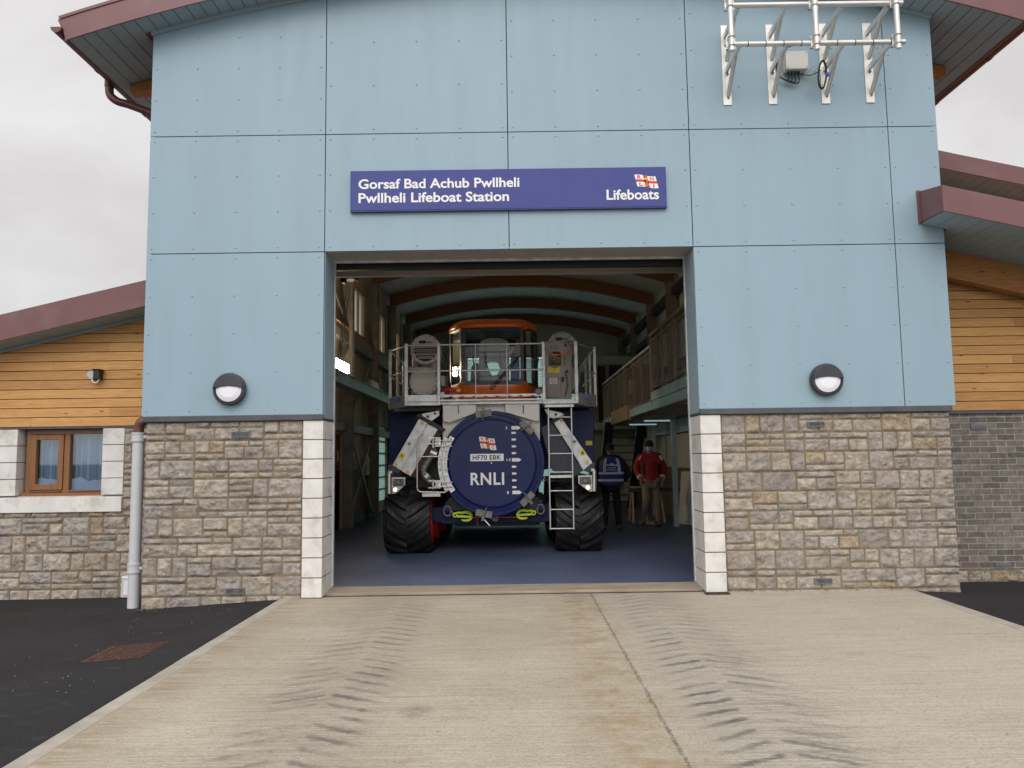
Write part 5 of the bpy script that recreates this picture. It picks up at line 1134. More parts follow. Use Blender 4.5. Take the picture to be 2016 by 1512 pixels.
hy = 12.28; b = MB()   # hatch door with cut-out
O = [(1455, 812), (1455, 330), (1475, 315), (1520, 308), (1590, 308), (1640, 320), (1678, 345), (1690, 380), (1690, 812)]
I = [(1492, 520), (1492, 420), (1498, 408), (1510, 405), (1545, 405), (1580, 405), (1592, 410), (1598, 420), (1598, 520)]
b.frame((0, hy, 0), (1, 0, 0), (0, 0, 1), [(A(x, y, hy).x, A(x, y, hy).z) for x, y in O], [(A(x, y, hy).x, A(x, y, hy).z) for x, y in I], (0, .04, 0)); hd = b.build('hatch_door', 'cream_dark', TR, bevel=.006)
b = MB()
for (x0_, y0_, x1_, y1_) in ((1470, 630, 1600, 800), (1500, 355, 1570, 380)):
    a, c = A(x0_, y1_, hy-.01), A(x1_, y0_, hy-.01); b.frame((0, hy-.012, 0), (1, 0, 0), (0, 0, 1), rrect(a.x, c.x, a.z, c.z, .01), rrect(a.x+.012, c.x-.012, a.z+.012, c.z-.012, .005), (0, .013, 0))
b.tube(crv([A(1630, 575, hy-.02), A(1648, 640, hy-.03), A(1648, 720, hy-.03), A(1628, 790, hy-.02)], 5), .012, 8)
b.bar(A(1628, 440, hy-.03), A(1628, 525, hy-.03), .02, .03); b.build('hatch_fittings', 'latch_grey', hd)
b = MB()
for zx, zy in ((1635, 350), (1648, 575), (1612, 635), (1612, 655)): p = A(zx, zy, hy); b.cyl(p+Vector((0, -.03, 0)), p, .022, None, 12)
b.build('hatch_catch', 'black', hd)
b = MB(); a, c = A(1482, 586, hy-.004), A(1587, 535, hy-.004); b.box(a.x, c.x, hy-.006, hy-.001, a.z, c.z)
a, c = A(1500, 684, hy-.016), A(1564, 632, hy-.016); b.box(a.x, c.x, hy-.018, hy-.013, a.z, c.z, 1); cc_ = (a+c)/2
b.tube([cc_+Vector((.034*math.cos(R(t_)), -.004, .034*math.sin(R(t_)))) for t_ in range(0, 360, 20)], .005, 6, 2, True); b.bar(cc_+Vector((-.024, -.004, .024)), cc_+Vector((.024, -.004, -.024)), .008, .004, None, 2)
for k_ in range(3): z_ = A(0, 548+k_*14, hy).z; X0, X1 = A(1495+k_*18, 0, hy).x, A(1575-k_*18, 0, hy).x; b.box(X0, X1, hy-.008, hy-.005, z_-.008, z_+.006, 3)
b.build('warning_label', ['yellow', 'decal_white', 'decal_red', 'dark_metal'], hd)
b = MB(); b.tube(crv([A(1490, 405, 12.16), A(1540, 428, 12.15), A(1590, 430, 12.15), A(1650, 410, 12.16), A(1698, 375, 12.17)], 6), .011, 6); b.build('orange_rope', 'orange', TR)
b = MB(); b.tube(crv([A(1450, 335, 12.0), A(1460, 380, 12.1), A(1490, 405, 12.16)], 5), .006, 6); b.tube(crv([A(1450, 335, 12.0), A(1540, 310, 12.2), A(1640, 320, 12.2), A(1690, 350, 12.17), A(1698, 375, 12.17)], 5), .005, 6); b.build('cord', 'cream_dark', TR)
# odds and ends on the deck
b = MB(); p = A(1405, 755, 11.99); b.lathe([(.001, -.06), (.05, -.05), (.072, -.02), (.072, .02), (.045, .06), (.001, .07)], p, 20); b.cyl(p, p+Vector((.02, .02, -.09)), .016, None, 8); b.build('deck_lamp', 'latch_grey', TR)
b = MB(); p = A(575, 775, 11.98); b.lathe([(.001, -.05), (.03, -.045), (.045, -.01), (.04, .05)], p, 16); b.cyl(p, p+Vector((0, 0, -.09)), .014, None, 8); b.build('deck_lamp', 'plate_white', TR)
b = MB(); b.tube(crv([A(590, 740, 12.3), A(640, 730, 12.28), A(685, 742, 12.3)], 5), .034, 10); b.build('red_hose', 'red_paint', TR)
b = MB(); a, c = A(697, 752, 12.3), A(732, 725, 12.3); b.box(a.x, c.x, 12.3, 12.33, a.z, c.z); b.build('label', 'yellow', TR)
b = MB(); p = A(575, 700, 12.5); b.cyl(p, p+Vector((0, 0, .16)), .055, None, 16); b.cyl(p+Vector((0, 0, .16)), p+Vector((0, 0, .22)), .06, .05, 16, True, 1); b.build('filler_bottle', ['cream', 'black'], TR)
# tanks beside the drum
for P, dd_ in (([(118, 138), (590, 138), (590, 640), (118, 600)], 1), ([(1420, 125), (1882, 118), (1882, 560), (1420, 640)], 1)):
    b = MB(); b.prism([B(x, y, 12.85) for x, y in P], (0, 2.6, 0)); tk = b.build('side_tank', 'navy', TR, bevel=.012)
    b = MB(); xs = [p[0] for p in P]; a, c = B(min(xs), 186, 12.84), B(max(xs), 172, 12.84); b.box(a.x, c.x, 12.838, 12.851, a.z, c.z); b.build('tank_seam', 'navy', tk)
b = MB(); a, c = B(1810, 424, 12.845), B(1866, 385, 12.845); b.box(a.x, c.x, 12.838, 12.85, a.z, c.z); b.build('label', 'yellow', TR)
b = MB(); b.box(B(160, 0, 12.3).x, B(560, 0, 12.3).x, 12.25, 13, B(0, 135, 12.3).z, B(0, 100, 12.3).z); b.build('deck_bearer', 'dark_metal', TR); b = MB(); b.box(B(1430, 0, 12.3).x, B(1870, 0, 12.3).x, 12.25, 13, B(0, 118, 12.3).z, B(0, 85, 12.3).z); b.build('deck_bearer', 'dark_metal', TR)
# struts
YT = 12.15
def quad(b, P, th, Y, mi=0): b.prism([B(x, y, Y) for x, y in P], (0, th, 0), mi)
b = MB(); quad(b, [(372, 195), (448, 232), (215, 640), (140, 600)], .05, YT-.03); quad(b, [(460, 245), (535, 285), (300, 690), (225, 648)], .05, YT-.03); quad(b, [(448, 238), (462, 246), (228, 646), (214, 640)], .04, YT); ls = b.build('strut', 'galv', TR, bevel=.004)
b = MB(); quad(b, [(540, 290), (575, 308), (340, 705), (302, 690)], .03, YT); b.build('inner_flange', 'rust', ls)
b = MB(); quad(b, [(352, 170), (372, 148), (600, 282), (578, 310)], .16, YT-.06); b.build('strut_head', 'black', ls)
b = MB(); quad(b, [(398, 150), (545, 125), (548, 165), (480, 215), (400, 170)], .03, YT-.08); b.build('strut_bracket', 'galv', ls, bevel=.004)
b = MB()
for zx, zy in ((448, 176), (510, 150)): p = B(zx, zy, YT-.083); b.cyl(p, p+Vector((0, .01, 0)), .022, None, 14)
b.build('bracket_holes', 'black', ls)
b = MB()
for zx, zy in ((398, 230), (175, 590), (275, 650)): p = B(zx, zy, YT-.03); b.cyl(p, p+Vector((0, -.015, 0)), .025, None, 14)
b.build('pins', 'decal_yellow', ls)
b = MB(); p = B(288, 410, YT-.03); b.cyl(p, p+Vector((0, -.012, 0)), .024, None, 14); b.build('grease_cap', 'latch_grey', ls)
b = MB(); quad(b, [(218, 482), (258, 500), (230, 548), (190, 528)], .003, YT-.034); quad(b, [(224, 500), (238, 524), (212, 520)], .002, YT-.036, 1); b.build('warning_label', ['yellow', 'dark_metal'], ls)
b = MB(); quad(b, [(98, 605), (135, 588), (215, 640), (200, 668), (120, 650)], .1, YT-.05); b.build('strut_foot', 'dark_metal', ls, bevel=.006)
b = MB(); quad(b, [(1525, 212), (1600, 185), (1872, 575), (1795, 640)], .05, YT-.03); rs = b.build('strut', 'galv', TR, bevel=.004)
b = MB(); quad(b, [(1425, 275), (1522, 218), (1790, 642), (1700, 700), (1520, 640)], .03, YT+.06); b.build('inner_flange', 'slate', rs)
b = MB(); quad(b, [(1508, 218), (1600, 160), (1635, 150), (1630, 175), (1540, 228)], .12, YT-.06); b.build('strut_head', 'black', rs)
b = MB(); quad(b, [(1455, 110), (1600, 140), (1625, 160), (1530, 195), (1480, 160)], .03, YT-.08); b.build('strut_bracket', 'galv', rs, bevel=.004)
b = MB(); p = B(1553, 158, YT-.083); b.cyl(p, p+Vector((0, .01, 0)), .022, None, 14); b.build('bracket_hole', 'black', rs)
b = MB()
for zx, zy in ((1600, 212), (1825, 572)): p = B(zx, zy, YT-.03); b.cyl(p, p+Vector((0, -.015, 0)), .025, None, 14)
b.build('pins', 'decal_yellow', rs)
b = MB(); p = B(1712, 392, YT-.03); b.cyl(p, p+Vector((0, -.012, 0)), .024, None, 14); b.build('grease_cap', 'latch_grey', rs)
b = MB(); quad(b, [(1752, 482), (1790, 455), (1818, 495), (1780, 522)], .003, YT-.034); quad(b, [(1782, 472), (1798, 496), (1772, 500)], .002, YT-.036, 1); b.build('warning_label', ['yellow', 'dark_metal'], rs)
b = MB(); quad(b, [(1788, 640), (1872, 570), (1898, 580), (1885, 640), (1830, 655)], .1, YT-.05); b.build('strut_foot', 'dark_metal', rs, bevel=.006)
# head lamps
for pl, rc, lp, pp, lab in (([(135, 700), (252, 700), (250, 768), (168, 842), (136, 842)], (150, 714, 240, 772), (167, 807), (114, 655, 842), 0), ([(1745, 685), (1865, 682), (1868, 822), (1838, 822), (1748, 752)], (1760, 698, 1852, 756), (1830, 788), (1884, 635, 820), 1)):
    b = MB(); b.prism([B(x, y, 12.02) for x, y in pl], (0, .06, 0)); hl = b.build('headlight', 'plate_white', TR, bevel=.004)
    b = MB(); a, c = B(rc[0], rc[3], 12.0), B(rc[2], rc[1], 12.0); b.box(a.x, c.x, 11.985, 12.019, a.z, c.z); b.build('work_lamp', 'dark_metal', hl, bevel=.004)
    b = MB(); m_ = (a+c)/2; b.cyl((m_.x, 11.984, m_.z), (m_.x, 11.978, m_.z), .033, None, 16)
    for sx in (-1, 1):
        for sz in (-1, 1): b.cyl((m_.x+sx*.058, 11.984, m_.z+sz*.022), (m_.x+sx*.058, 11.98, m_.z+sz*.022), .018, None, 10)
    b.build('lamp_lens', 'latch_grey', hl)
    b = MB(); p = B(*lp, 12.0); b.lathe([(.04, .018), (.04, -.012), (.034, -.014)], p, 20); b.build('lamp_rim', 'steel', hl)
    b = MB(); b.lathe([(.034, -.012), (.02, -.02), (.001, -.023)], p, 20); b.build('lamp_bulb', 'lamp_low', hl)
    b = MB(); x_, y0_, y1_ = pp; b.tube(crv([B(x_+(28 if x_ < 500 else -28), y0_+2, 12.06), B(x_+4*(1 if x_ < 500 else -1), y0_+4, 12.06), B(x_, y0_+30, 12.06), B(x_, y1_, 12.06)], 5), .034, 12); b.build('lamp_guard', 'steel', hl)
# ladder
yl = 11.88
lx0, lx1 = (1487, 1508), (1686, 1710)
b = MB(); b.cyl(B(1487, 72, yl+.06), B(1506, 1152, yl), .0135, None, 10); ld = b.build('ladder', 'steel', TR)
b = MB(); b.cyl(B(1686, 70, yl+.06), B(1709, 1150, yl), .0135, None, 10); b.build('stile', 'steel', ld)
for zy in (181, 338, 496, 656, 817, 978, 1143):
    t_ = (zy-72)/1080; b = MB(); b.cyl(B(1487+19*t_, zy, yl+.06-.06*t_), B(1686+23*t_, zy-2, yl+.06-.06*t_), .011, None, 8); b.build('rung', 'steel', ld)
b = MB(); a, c = B(1458, 96, yl), B(1708, 70, yl); b.box(a.x, c.x, yl-.02, yl+.03, a.z, c.z); b.build('ladder_plate', 'galv', ld, bevel=.003)
b = MB(); a, c = B(1500, 705, yl+.05), B(1690, 680, yl+.05); b.box(a.x, c.x, yl+.04, yl+.07, a.z, c.z); b.build('stand_off', 'galv', ld)
# exhaust hose, guard loop and foot plate
b = MB(); pts = crv([B(525, 420, 12.12), B(505, 470, 12.12), B(460, 545, 12.12), B(415, 625, 12.12), B(425, 690, 12.12), B(470, 735, 12.14), B(530, 760, 12.2)], 10); b.tube(pts, [.052+.003*math.sin(i*1.6) for i in range(len(pts))], 14); b.build('exhaust_hose', 'latch_grey', TR)
b = MB(); b.cyl(B(475, 480, 12.1), B(525, 505, 12.1), .06, None, 14); b.cyl(B(428, 700, 12.1), B(455, 672, 12.1), .06, None, 14); b.build('hose_clip', 'steel', TR)
b = MB(); b.tube([B(408, 328, 11.98), B(362, 372, 11.98), B(356, 420, 11.98), B(356, 785, 11.98), B(362, 812, 11.98), B(385, 826, 11.98), B(600, 830, 12.0)], .013, 8); b.cyl(B(356, 522, 11.98), B(540, 520, 12.0), .011, None, 8); b.build('guard_loop', 'steel', TR)
b = MB(); a, c = B(400, 868, 12.02), B(556, 832, 12.02); b.box(a.x, c.x, 12.0, 12.12, a.z, c.z); b.build('foot_plate', 'plate_white', TR, bevel=.004)
b = MB(); quad(b, [(440, 210), (560, 250), (575, 600), (520, 830), (380, 830), (330, 690)], .04, 12.45); b.build('shroud', 'black', TR)
b = MB(); rr = random.Random(6)
for k_ in range(14):
    zx = rr.uniform(1430, 1500); b.tube(crv([B(zx, 690, 12.3), B(zx+rr.uniform(0, 60), 735, 12.25), B(zx+rr.uniform(60, 220), 720, 12.3)], 4), .008, 5)
b.build('hydraulic_hoses', 'black', TR)
# tracks
def track(xc_, wd=.80, wheel='red_paint'):
    r_, yf, yb = .475, 12.55, 16.3; z_ = r_+.045; Ls = yb-yf; per = 2*Ls+2*math.pi*r_
    def pt(s, h=0):
        s %= per; rr_ = r_+h
        if s < Ls: return Vector((0, yb-s, z_-rr_)), Vector((0, 0, -1))
        s -= Ls
        if s < math.pi*r_: a_ = s/r_; n_ = Vector((0, -math.sin(a_), -math.cos(a_))); return Vector((0, yf, z_))+n_*rr_, n_
        s -= math.pi*r_
        if s < Ls: return Vector((0, yf+s, z_+rr_)), Vector((0, 0, 1))
        s -= Ls; a_ = s/r_; n_ = Vector((0, math.sin(a_), math.cos(a_))); return Vector((0, yb, z_))+n_*rr_, n_
    b = MB(); N = 150; prof = [(-.5, -.05), (-.5, -.02), (-.47, .0), (.47, 0), (.5, -.02), (.5, -.05)]; V = []
    for i in range(N):
        for u, h in prof: p, n_ = pt(per*i/N, h); V.append(p+Vector((xc_+u*wd, 0, 0)))
    k = len(prof); b.add(V, [(i*k+j, i*k+(j+1) % k, ((i+1) % N)*k+(j+1) % k, ((i+1) % N)*k+j) for i in range(N) for j in range(k)], 0, True)
    M_ = round(per/.215)
    for m_ in range(M_):
        for sx in (-1, 1):
            s0 = m_*per/M_+(.1 if sx > 0 else 0); S = 5; V = []
            for i in range(S+1):
                u = .015+(.485-.015)*i/S; so = s0+.25*(i/S)**1.2; w0, w1 = .058, .030+.014*(i/S)
                for ds, h in ((-w0, -.004), (-w1, .056), (w1, .056), (w0, -.004)):
                    p, n_ = pt(so+ds, h if i < S else h*.6); V.append(p+Vector((xc_+sx*u*wd, 0, 0)))
            Fc = [(i*4+j, i*4+(j+1) % 4, (i+1)*4+(j+1) % 4, (i+1)*4+j) for i in range(S) for j in range(4)]+[(0, 1, 2, 3), (S*4, S*4+1, S*4+2, S*4+3)]
            b.add(V, Fc)
    tk = b.build('track', 'rubber', TR)
    for yy in (12.55, 13.75, 15.0, 16.3):
        w = MB(); rw = .40 if yy in (12.55, 16.3) else .36; zz = z_ if yy in (12.55, 16.3) else .45
        for s0_, s1_ in ((-.42, -.06), (.06, .46)):
            w.cyl((xc_+s0_*wd, yy, zz), (xc_+s1_*wd, yy, zz), rw, rw, 28)
        for e_ in (.462, -.422): 
            for k_ in range(3): w.cyl((xc_+e_*wd, yy, zz), (xc_+(e_+math.copysign(.012*(k_+1), e_))*wd, yy, zz), rw*(.94-.22*k_), None, 28)
        w.build('wheel', wheel, tk)
xt0, xt1 = B(66, 0, 12.15).x, B(470, 0, 12.15).x; track((xt0+xt1)/2, xt1-xt0)
xt2, xt3 = B(1530, 0, 12.15).x, B(1940, 0, 12.15).x; track((xt2+xt3)/2, xt3-xt2, 'dark_metal')
b = MB()
for X0, X1 in ((xt0-.0, xt1), (xt2, xt3)): b.box(X0+.1, X1-.05, 12.9, 16, 1.0, 1.16)
b.build('track_frame', 'slate', TR)
# ------------------------------------------------------------------ inside the hall: gallery, stair, room
MZ0, MZ1 = 2.38, 2.68      # underside and top of the near gallery floor
b = MB(); b.box(2.68, 4.45, 10.2, 14.5, MZ0+.10, MZ1-.02); b.box(2.68, 4.45, 14.5, 22.2, MZ0-.03, MZ1-.22); mz = b.build('gallery', 'cream_dark', BH)
b = MB(); b.box(2.62, 2.68, 10.2, 14.5, MZ0+.14, MZ1); b.box(2.64, 2.70, 10.2, 14.5, MZ0-.03, MZ0+.135); b.build('edge_beam', 'crane_rail', mz)
b = MB(); b.box(2.62, 2.68, 14.5, 22.2, MZ0-.03, MZ1-.16); b.build('edge_beam', 'crane_rail', mz)
b = MB(); b.box(2.60, 4.45, 22.2, 22.26, MZ0-.03, MZ1-.16); b.build('edge_beam', 'crane_rail', mz)
b = MB(); b.box(3.84, 4.0, 12, 22, 2.02, 2.34); b.build('floor_beam', 'crane_rail', mz)
b = MB(); b.box(2.56, 2.66, 17.2, 20.0, 2.30, 2.62); b.box(2.66, 3.35, 17.2, 17.26, 2.42, 2.62); b.build('plywood_casing', 'ply', mz)
for Y0, Y1, zf, m_ in ((10.3, 14.5, MZ1, 'newel'), (14.5, 22.2, MZ1-.20, 'galv_wall')):
    b = MB(); b.bar((2.65, Y0, zf+1.08), (2.65, Y1, zf+1.08), .07, .045); hr = b.build('balustrade', m_, mz)
    n = round((Y1-Y0)/1.05)
    for i in range(n+1):
        y = Y0+.03+(Y1-Y0-.06)*i/n; k = MB(); k.box(2.63, 2.67, y-.035, y+.035, zf, zf+1.06); k.build('newel', 'newel', hr, bevel=.004)
        if i < n:
            k = MB()
            for j in range(1, 9): yy = y+(Y1-Y0-.06)/n*j/9; k.cyl((2.65, yy, zf+.08), (2.65, yy, zf+1.0), .006, None, 6)
            k.bar((2.65, y, zf+.08), (2.65, y+(Y1-Y0-.06)/n, zf+.08), .02, .02); k.bar((2.65, y, zf+.98), (2.65, y+(Y1-Y0-.06)/n, zf+.98), .02, .02); k.build('baluster_panel', 'column_steel', hr)
for Y, X in ((16.4, 3.42), (13.2, 3.42), (19.8, 3.6)):
    b = MB(); b.box(X-.05, X+.05, Y-.05, Y+.05, 0, MZ0-.03); b.build('gallery_post', 'crane_rail', BH)
b = MB(); b.bar((3.75, 15.4, 2.2), (4.4, 15.9, .6), .05, .09); b.build('brace', 'column_steel', BH)
# open-tread stair, falling away from the doorway
ST0, ST1 = Vector((0, 20.0, 2.36)), Vector((0, 22.2, 0)); xs0, xs1 = 2.52, 3.36
b = MB(); b.bar((xs0, 20.0, 2.36), (xs0, 22.3, 0), .05, .24, (1, 0, 0)); sta = b.build('staircase', 'dark_metal', BH)
b = MB(); b.bar((xs1, 20.0, 2.36), (xs1, 22.3, 0), .05, .24, (1, 0, 0)); b.build('stringer', 'dark_metal', sta)
for i in range(1, 12):
    t_ = i/12; y, z_ = 20+2.3*t_, 2.36*(1-t_); b = MB(); b.box(xs0+.03, xs1-.03, y-.11, y+.11, z_-.012, z_+.012); b.build('tread', 'black', sta)
for X in (xs0-.03, xs1+.03):
    b = MB(); b.tube([(X, 20.0, 2.4), (X, 19.95, 3.3), (X, 22.3, .95), (X, 22.3, 0)], .02, 8); b.build('handrail', 'galv_wall', sta)
# timber framed office at the end of the gallery
b = MB(); b.box(2.30, 4.45, 23.2, 27.0, 2.30, 2.50); rm = b.build('gallery_office', 'crane_rail', BH)
b = MB(); b.box(2.28, 4.45, 23.15, 27.0, 4.25, 4.50); b.build('office_roof', 'office_band', rm)
for X in (2.32, 2.55, 2.9, 3.4, 3.9, 4.4): b = MB(); b.box(X-.05, X+.05, 23.18, 23.28, 2.5, 4.25); b.build('stud', 'newel', rm)
for Y in (23.8, 24.4, 25.0, 25.6): b = MB(); b.box(2.30, 2.40, Y-.05, Y+.05, 2.5, 4.25); b.build('stud', 'newel', rm)
b = MB(); b.box(2.33, 2.36, 23.3, 27, 2.5, 4.25); b.box(2.6, 4.4, 23.3, 23.32, 2.5, 4.2); b.build('office_glazing', 'room_dark', rm)
b = MB(); b.box(2.5, 4.45, 25.5, 25.6, 0, 2.3); b.build('partition', 'inner_wall_cool', BH)
b = MB(); b.box(3.98, 4.51, 9.4, 25.4, 0, 2.0); b.build('store_wall', 'inner_wall_cool', BH)
b = MB(); b.box(3.965, 3.979, 9.4, 25.4, 0, 1.2); b.build('dado', 'dado', BH)
# light fittings
def fitting(x, y, z, L_, lit, lab, axis='y', group=None):
    o = thing('light_fitting', (x, y, z), lab, 'light fitting', group); b = MB()
    if axis == 'y': b.box(x-.06, x-.0, y-L_/2, y+L_/2, z-.11, z+.11)
    else: b.box(x-L_/2, x+L_/2, y-.05, y+.05, z, z+.05)
    b.build('housing', 'grey_plastic', o, bevel=.02); b = MB()
    if axis == 'y': b.box(x, x+.07, y-L_/2+.03, y+L_/2-.03, z-.095, z+.095); b.build('diffuser', 'lamp_lit' if lit else 'lens_clear', o, bevel=.03, seg=4)
    else: b.box(x-L_/2+.03, x+L_/2-.03, y-.04, y+.04, z-.03, z-.001); b.build('diffuser', 'tube_reflection' if lit else 'lens_clear', o, bevel=.012)
    return o
p = q(670, 721, 15.4); fitting(p.x, p.y, p.z, 1.15, True, 'lit oblong bulkhead lamp on the left wall above the pale rail'); LP = p
p = q(735, 758, 19.9); fitting(p.x, p.y, p.z, .9, False, 'unlit oblong bulkhead lamp further along the left wall rail')
for px_, py_, Y, lab in ((1298, 833, 17.5, 'long tube light under the gallery nearest the doorway'), (1266, 841, 19.5, 'short tube light under the gallery above the stair foot')):
    p = q(px_, py_, Y); fitting(p.x, p.y, MZ0-.09, .75, True, lab, 'x', 'tube lights under the gallery')  # unlit tubes, the flag only gives them the painted reflection
for (px_, py_, Y, lab) in ((880, 540, 18.6, 'unlit white strip light just behind the door header, above the louvred intake'), (1155, 533, 18.6, 'unlit white strip light just behind the door header, above the hatch door'), (892, 585, 24.9, 'unlit strip light deep in the hall, over the louvred intake'), (1138, 575, 24.9, 'unlit strip light deep in the hall, over the gap between cab and gallery')):
    p = q(px_, py_, Y); X = p.x; b = MB(); z_ = iarc(X)-.12; b.box(X-.05, X+.05, Y-.7, Y+.7, z_, z_+.07); b.cyl((X, Y-.5, z_+.07), (X, Y-.5, iarc(X)), .006, None, 6); b.cyl((X, Y+.5, z_+.07), (X, Y+.5, iarc(X)), .006, None, 6)
    o = tag(b.build('ceiling_light', 'lens_clear', None, loc=(X, Y, z_)), lab, 'light fitting', 'strip lights under the curved roof')
# door motor and hand chain
p = q(690, 545, 11.4)
CH = thing('chain_hoist', p, 'black door motor with its hanging hand chain at the left of the doorway', 'door motor')
b = MB(); b.box(p.x-.10, p.x+.10, 11.3, 11.5, p.z-.05, p.z+.07); b.box(p.x-.13, p.x-.07, 11.32, 11.48, p.z-.10, p.z); b.build('motor', 'black', CH, bevel=.01)
b = MB(); a = q(683, 562, 11.4); c = q(661, 742, 11.4)
n = 70
for s_ in (0, 1):
    for i in range(n):
        t_ = i/n; P0 = a.lerp(c, t_)+Vector((s_*.05*(1-.6*t_), 0, 0)); b.obox(P0, Vector((.007 if i % 2 else .003, 0, 0)), Vector((0, .003 if i % 2 else .007, 0)), Vector((0, 0, .012)))
b.build('chain', 'latch_grey', CH)
b = MB(); b.tube(crv([p+Vector((-.2, 0, .12)), p+Vector((-.15, 0, .03)), p+Vector((-.05, 0, .02))], 4), .012, 6); b.build('conduit', 'latch_grey', CH)
b = MB(); b.cyl(q(699, 552, 11.4), q(700, 568, 11.4), .014, None, 8); b.build('pull_grip', 'orange', CH)
# trestle bench, boards and sheet
p0, p1 = q(1234, 961, 17.6), q(1337, 961, 17.6); zt_ = p0.z
TB = thing('trestle_table', ((p0.x+p1.x)/2, 17.6, 0), 'dark topped trestle bench standing behind the person in the red coat', 'workbench')
b = MB(); b.box(p0.x, p1.x, 17.35, 17.95, zt_-.07, zt_); b.build('tabletop', 'dark_metal', TB, bevel=.005)
for X in (p0.x+.12, p0.x+.42, p1.x-.45, p1.x-.12):
    for sy in (-1, 1):
        b = MB(); b.bar((X, 17.65+sy*.12, zt_-.07), (X+(.06 if X > 3 else -.03), 17.65+sy*.28, 0), .06, .04); b.build('leg', 'pale_wood', TB)
b = MB(); b.box(p0.x+.1, p0.x+.55, 17.45, 17.8, zt_+.001, zt_+.035); tag(b.build('plank_stack', 'pale_wood', None, loc=(p0.x+.3, 17.6, zt_), bevel=.003), 'short pale planks lying on the dark trestle bench', 'planks')
b = MB(); P = [q(1335, 1021, 16.9), q(1364, 1036, 16.3), q(1364, 928, 16.6), q(1341, 928, 17.2)]; P[0].z = P[1].z = .02
b.prism(P, (.02, 0, 0)); tag(b.build('board_sheet', 'box_grey', None, loc=(P[0].x, 16.8, 0)), 'large pale board leaning against the wall beside the stone pier', 'board')
b = MB(); pz = q(1280, 1025, 17.0); b.box(pz.x-.22, pz.x+.2, 16.9, 17.2, .003, .06); tag(b.build('wood_offcut', 'ply', None, loc=(pz.x, 17, 0), bevel=.004), 'flat plywood offcut on the floor under the trestle bench', 'offcut')
b = MB(); pz = q(1268, 760, 16.0); b.box(2.72, 2.82, 17.6, 17.9, 2.9, 3.25); b.box(2.715, 2.72, 17.65, 17.85, 2.95, 3.2); tag(b.build('switch_box', 'pale_wood', None, loc=(2.77, 17.7, 2.9)), 'brown switch box fixed to the gallery balustrade', 'switch box')
b = MB(); b.box(-3.8, -3.68, 19.5, 19.8, 1.1, 1.55); b.cyl((-3.68, 19.65, 1.3), (-3.66, 19.65, 1.3), .05, None, 12); tag(b.build('soap_dispenser', 'cream', None, loc=(-3.74, 19.65, 1.1), bevel=.01), 'cream dispenser box on the left wall beside the cross bracing', 'dispenser')
# ------------------------------------------------------------------ people
def skin_mesh(nodes, edges, root, sub=2):
    """one continuous surface grown round a skeleton: nodes {name: (xyz, r) or (xyz, rx, ry)}"""
    keys = list(nodes); me = bpy.data.meshes.new('s'); me.from_pydata([nodes[k][0] for k in keys], [(keys.index(a), keys.index(c)) for a, c in edges], [])
    ob = bpy.data.objects.new('s', me); COL.objects.link(ob); ob.modifiers.new('skin', 'SKIN')
    for i, k in enumerate(keys):
        v = me.skin_vertices[0].data[i]; n_ = nodes[k]; v.radius = (n_[1], n_[2] if len(n_) > 2 else n_[1]); v.use_root = (k == root)
    ob.modifiers['skin'].use_smooth_shade = True
    s = ob.modifiers.new('sub', 'SUBSURF'); s.levels = sub; s.render_levels = sub
    dg = bpy.context.evaluated_depsgraph_get(); dg.update(); ev = bpy.data.meshes.new_from_object(ob.evaluated_get(dg))
    V = [v.co.copy() for v in ev.vertices]; Fc = [tuple(p.vertices) for p in ev.polygons]
    bpy.data.objects.remove(ob); bpy.data.meshes.remove(me); bpy.data.meshes.remove(ev); return V, Fc
def ball(b, c, rx, ry, rz, mi=0, n=16, cut=None):
    c = Vector(c); V = []; m_ = n//2
    for j in range(m_+1):
        a = math.pi*j/m_-math.pi/2
        for i in range(n): t_ = 2*math.pi*i/n; V.append(c+Vector((rx*math.cos(a)*math.cos(t_), ry*math.cos(a)*math.sin(t_), rz*math.sin(a))))
    Fc = [(j*n+i, j*n+(i+1) % n, (j+1)*n+(i+1) % n, (j+1)*n+i) for j in range(m_) for i in range(n)]
    if cut is not None: Fc = [f for f in Fc if all(V[k].z > cut for k in f)]
    b.add(V, Fc, mi, True)
def hand(N, E, wrist, pre, sx, fy, curl=.5):
    """palm, four fingers and a thumb below the wrist node"""
    w = Vector(N[wrist][0]); N[pre+'palm'] = (w+Vector((0, fy*.01, -.055)), .034, .018); E.append((wrist, pre+'palm')); pb = Vector(N[pre+'palm'][0])
    for i, (dx, L_) in enumerate(((-.027, .070), (-.009, .080), (.009, .074), (.027, .058))):
        a, c = pre+'f%da' % i, pre+'f%db' % i; k = pb+Vector((dx*.4, dx, -.035)); m_ = k+Vector((0, fy*.012*curl, -L_*.5)); e = m_+Vector((-sx*.02*curl, fy*.02*curl, -L_*.45))
        N[a] = (m_, .0095); N[c] = (e, .008); E += [(pre+'palm', a), (a, c)]
    t0 = w+Vector((-sx*.008, fy*.035, -.045)); N[pre+'t0'] = (t0, .012); N[pre+'t1'] = (t0+Vector((-sx*.006, fy*.018, -.04)), .010); E += [(wrist, pre+'t0'), (pre+'t0', pre+'t1')]
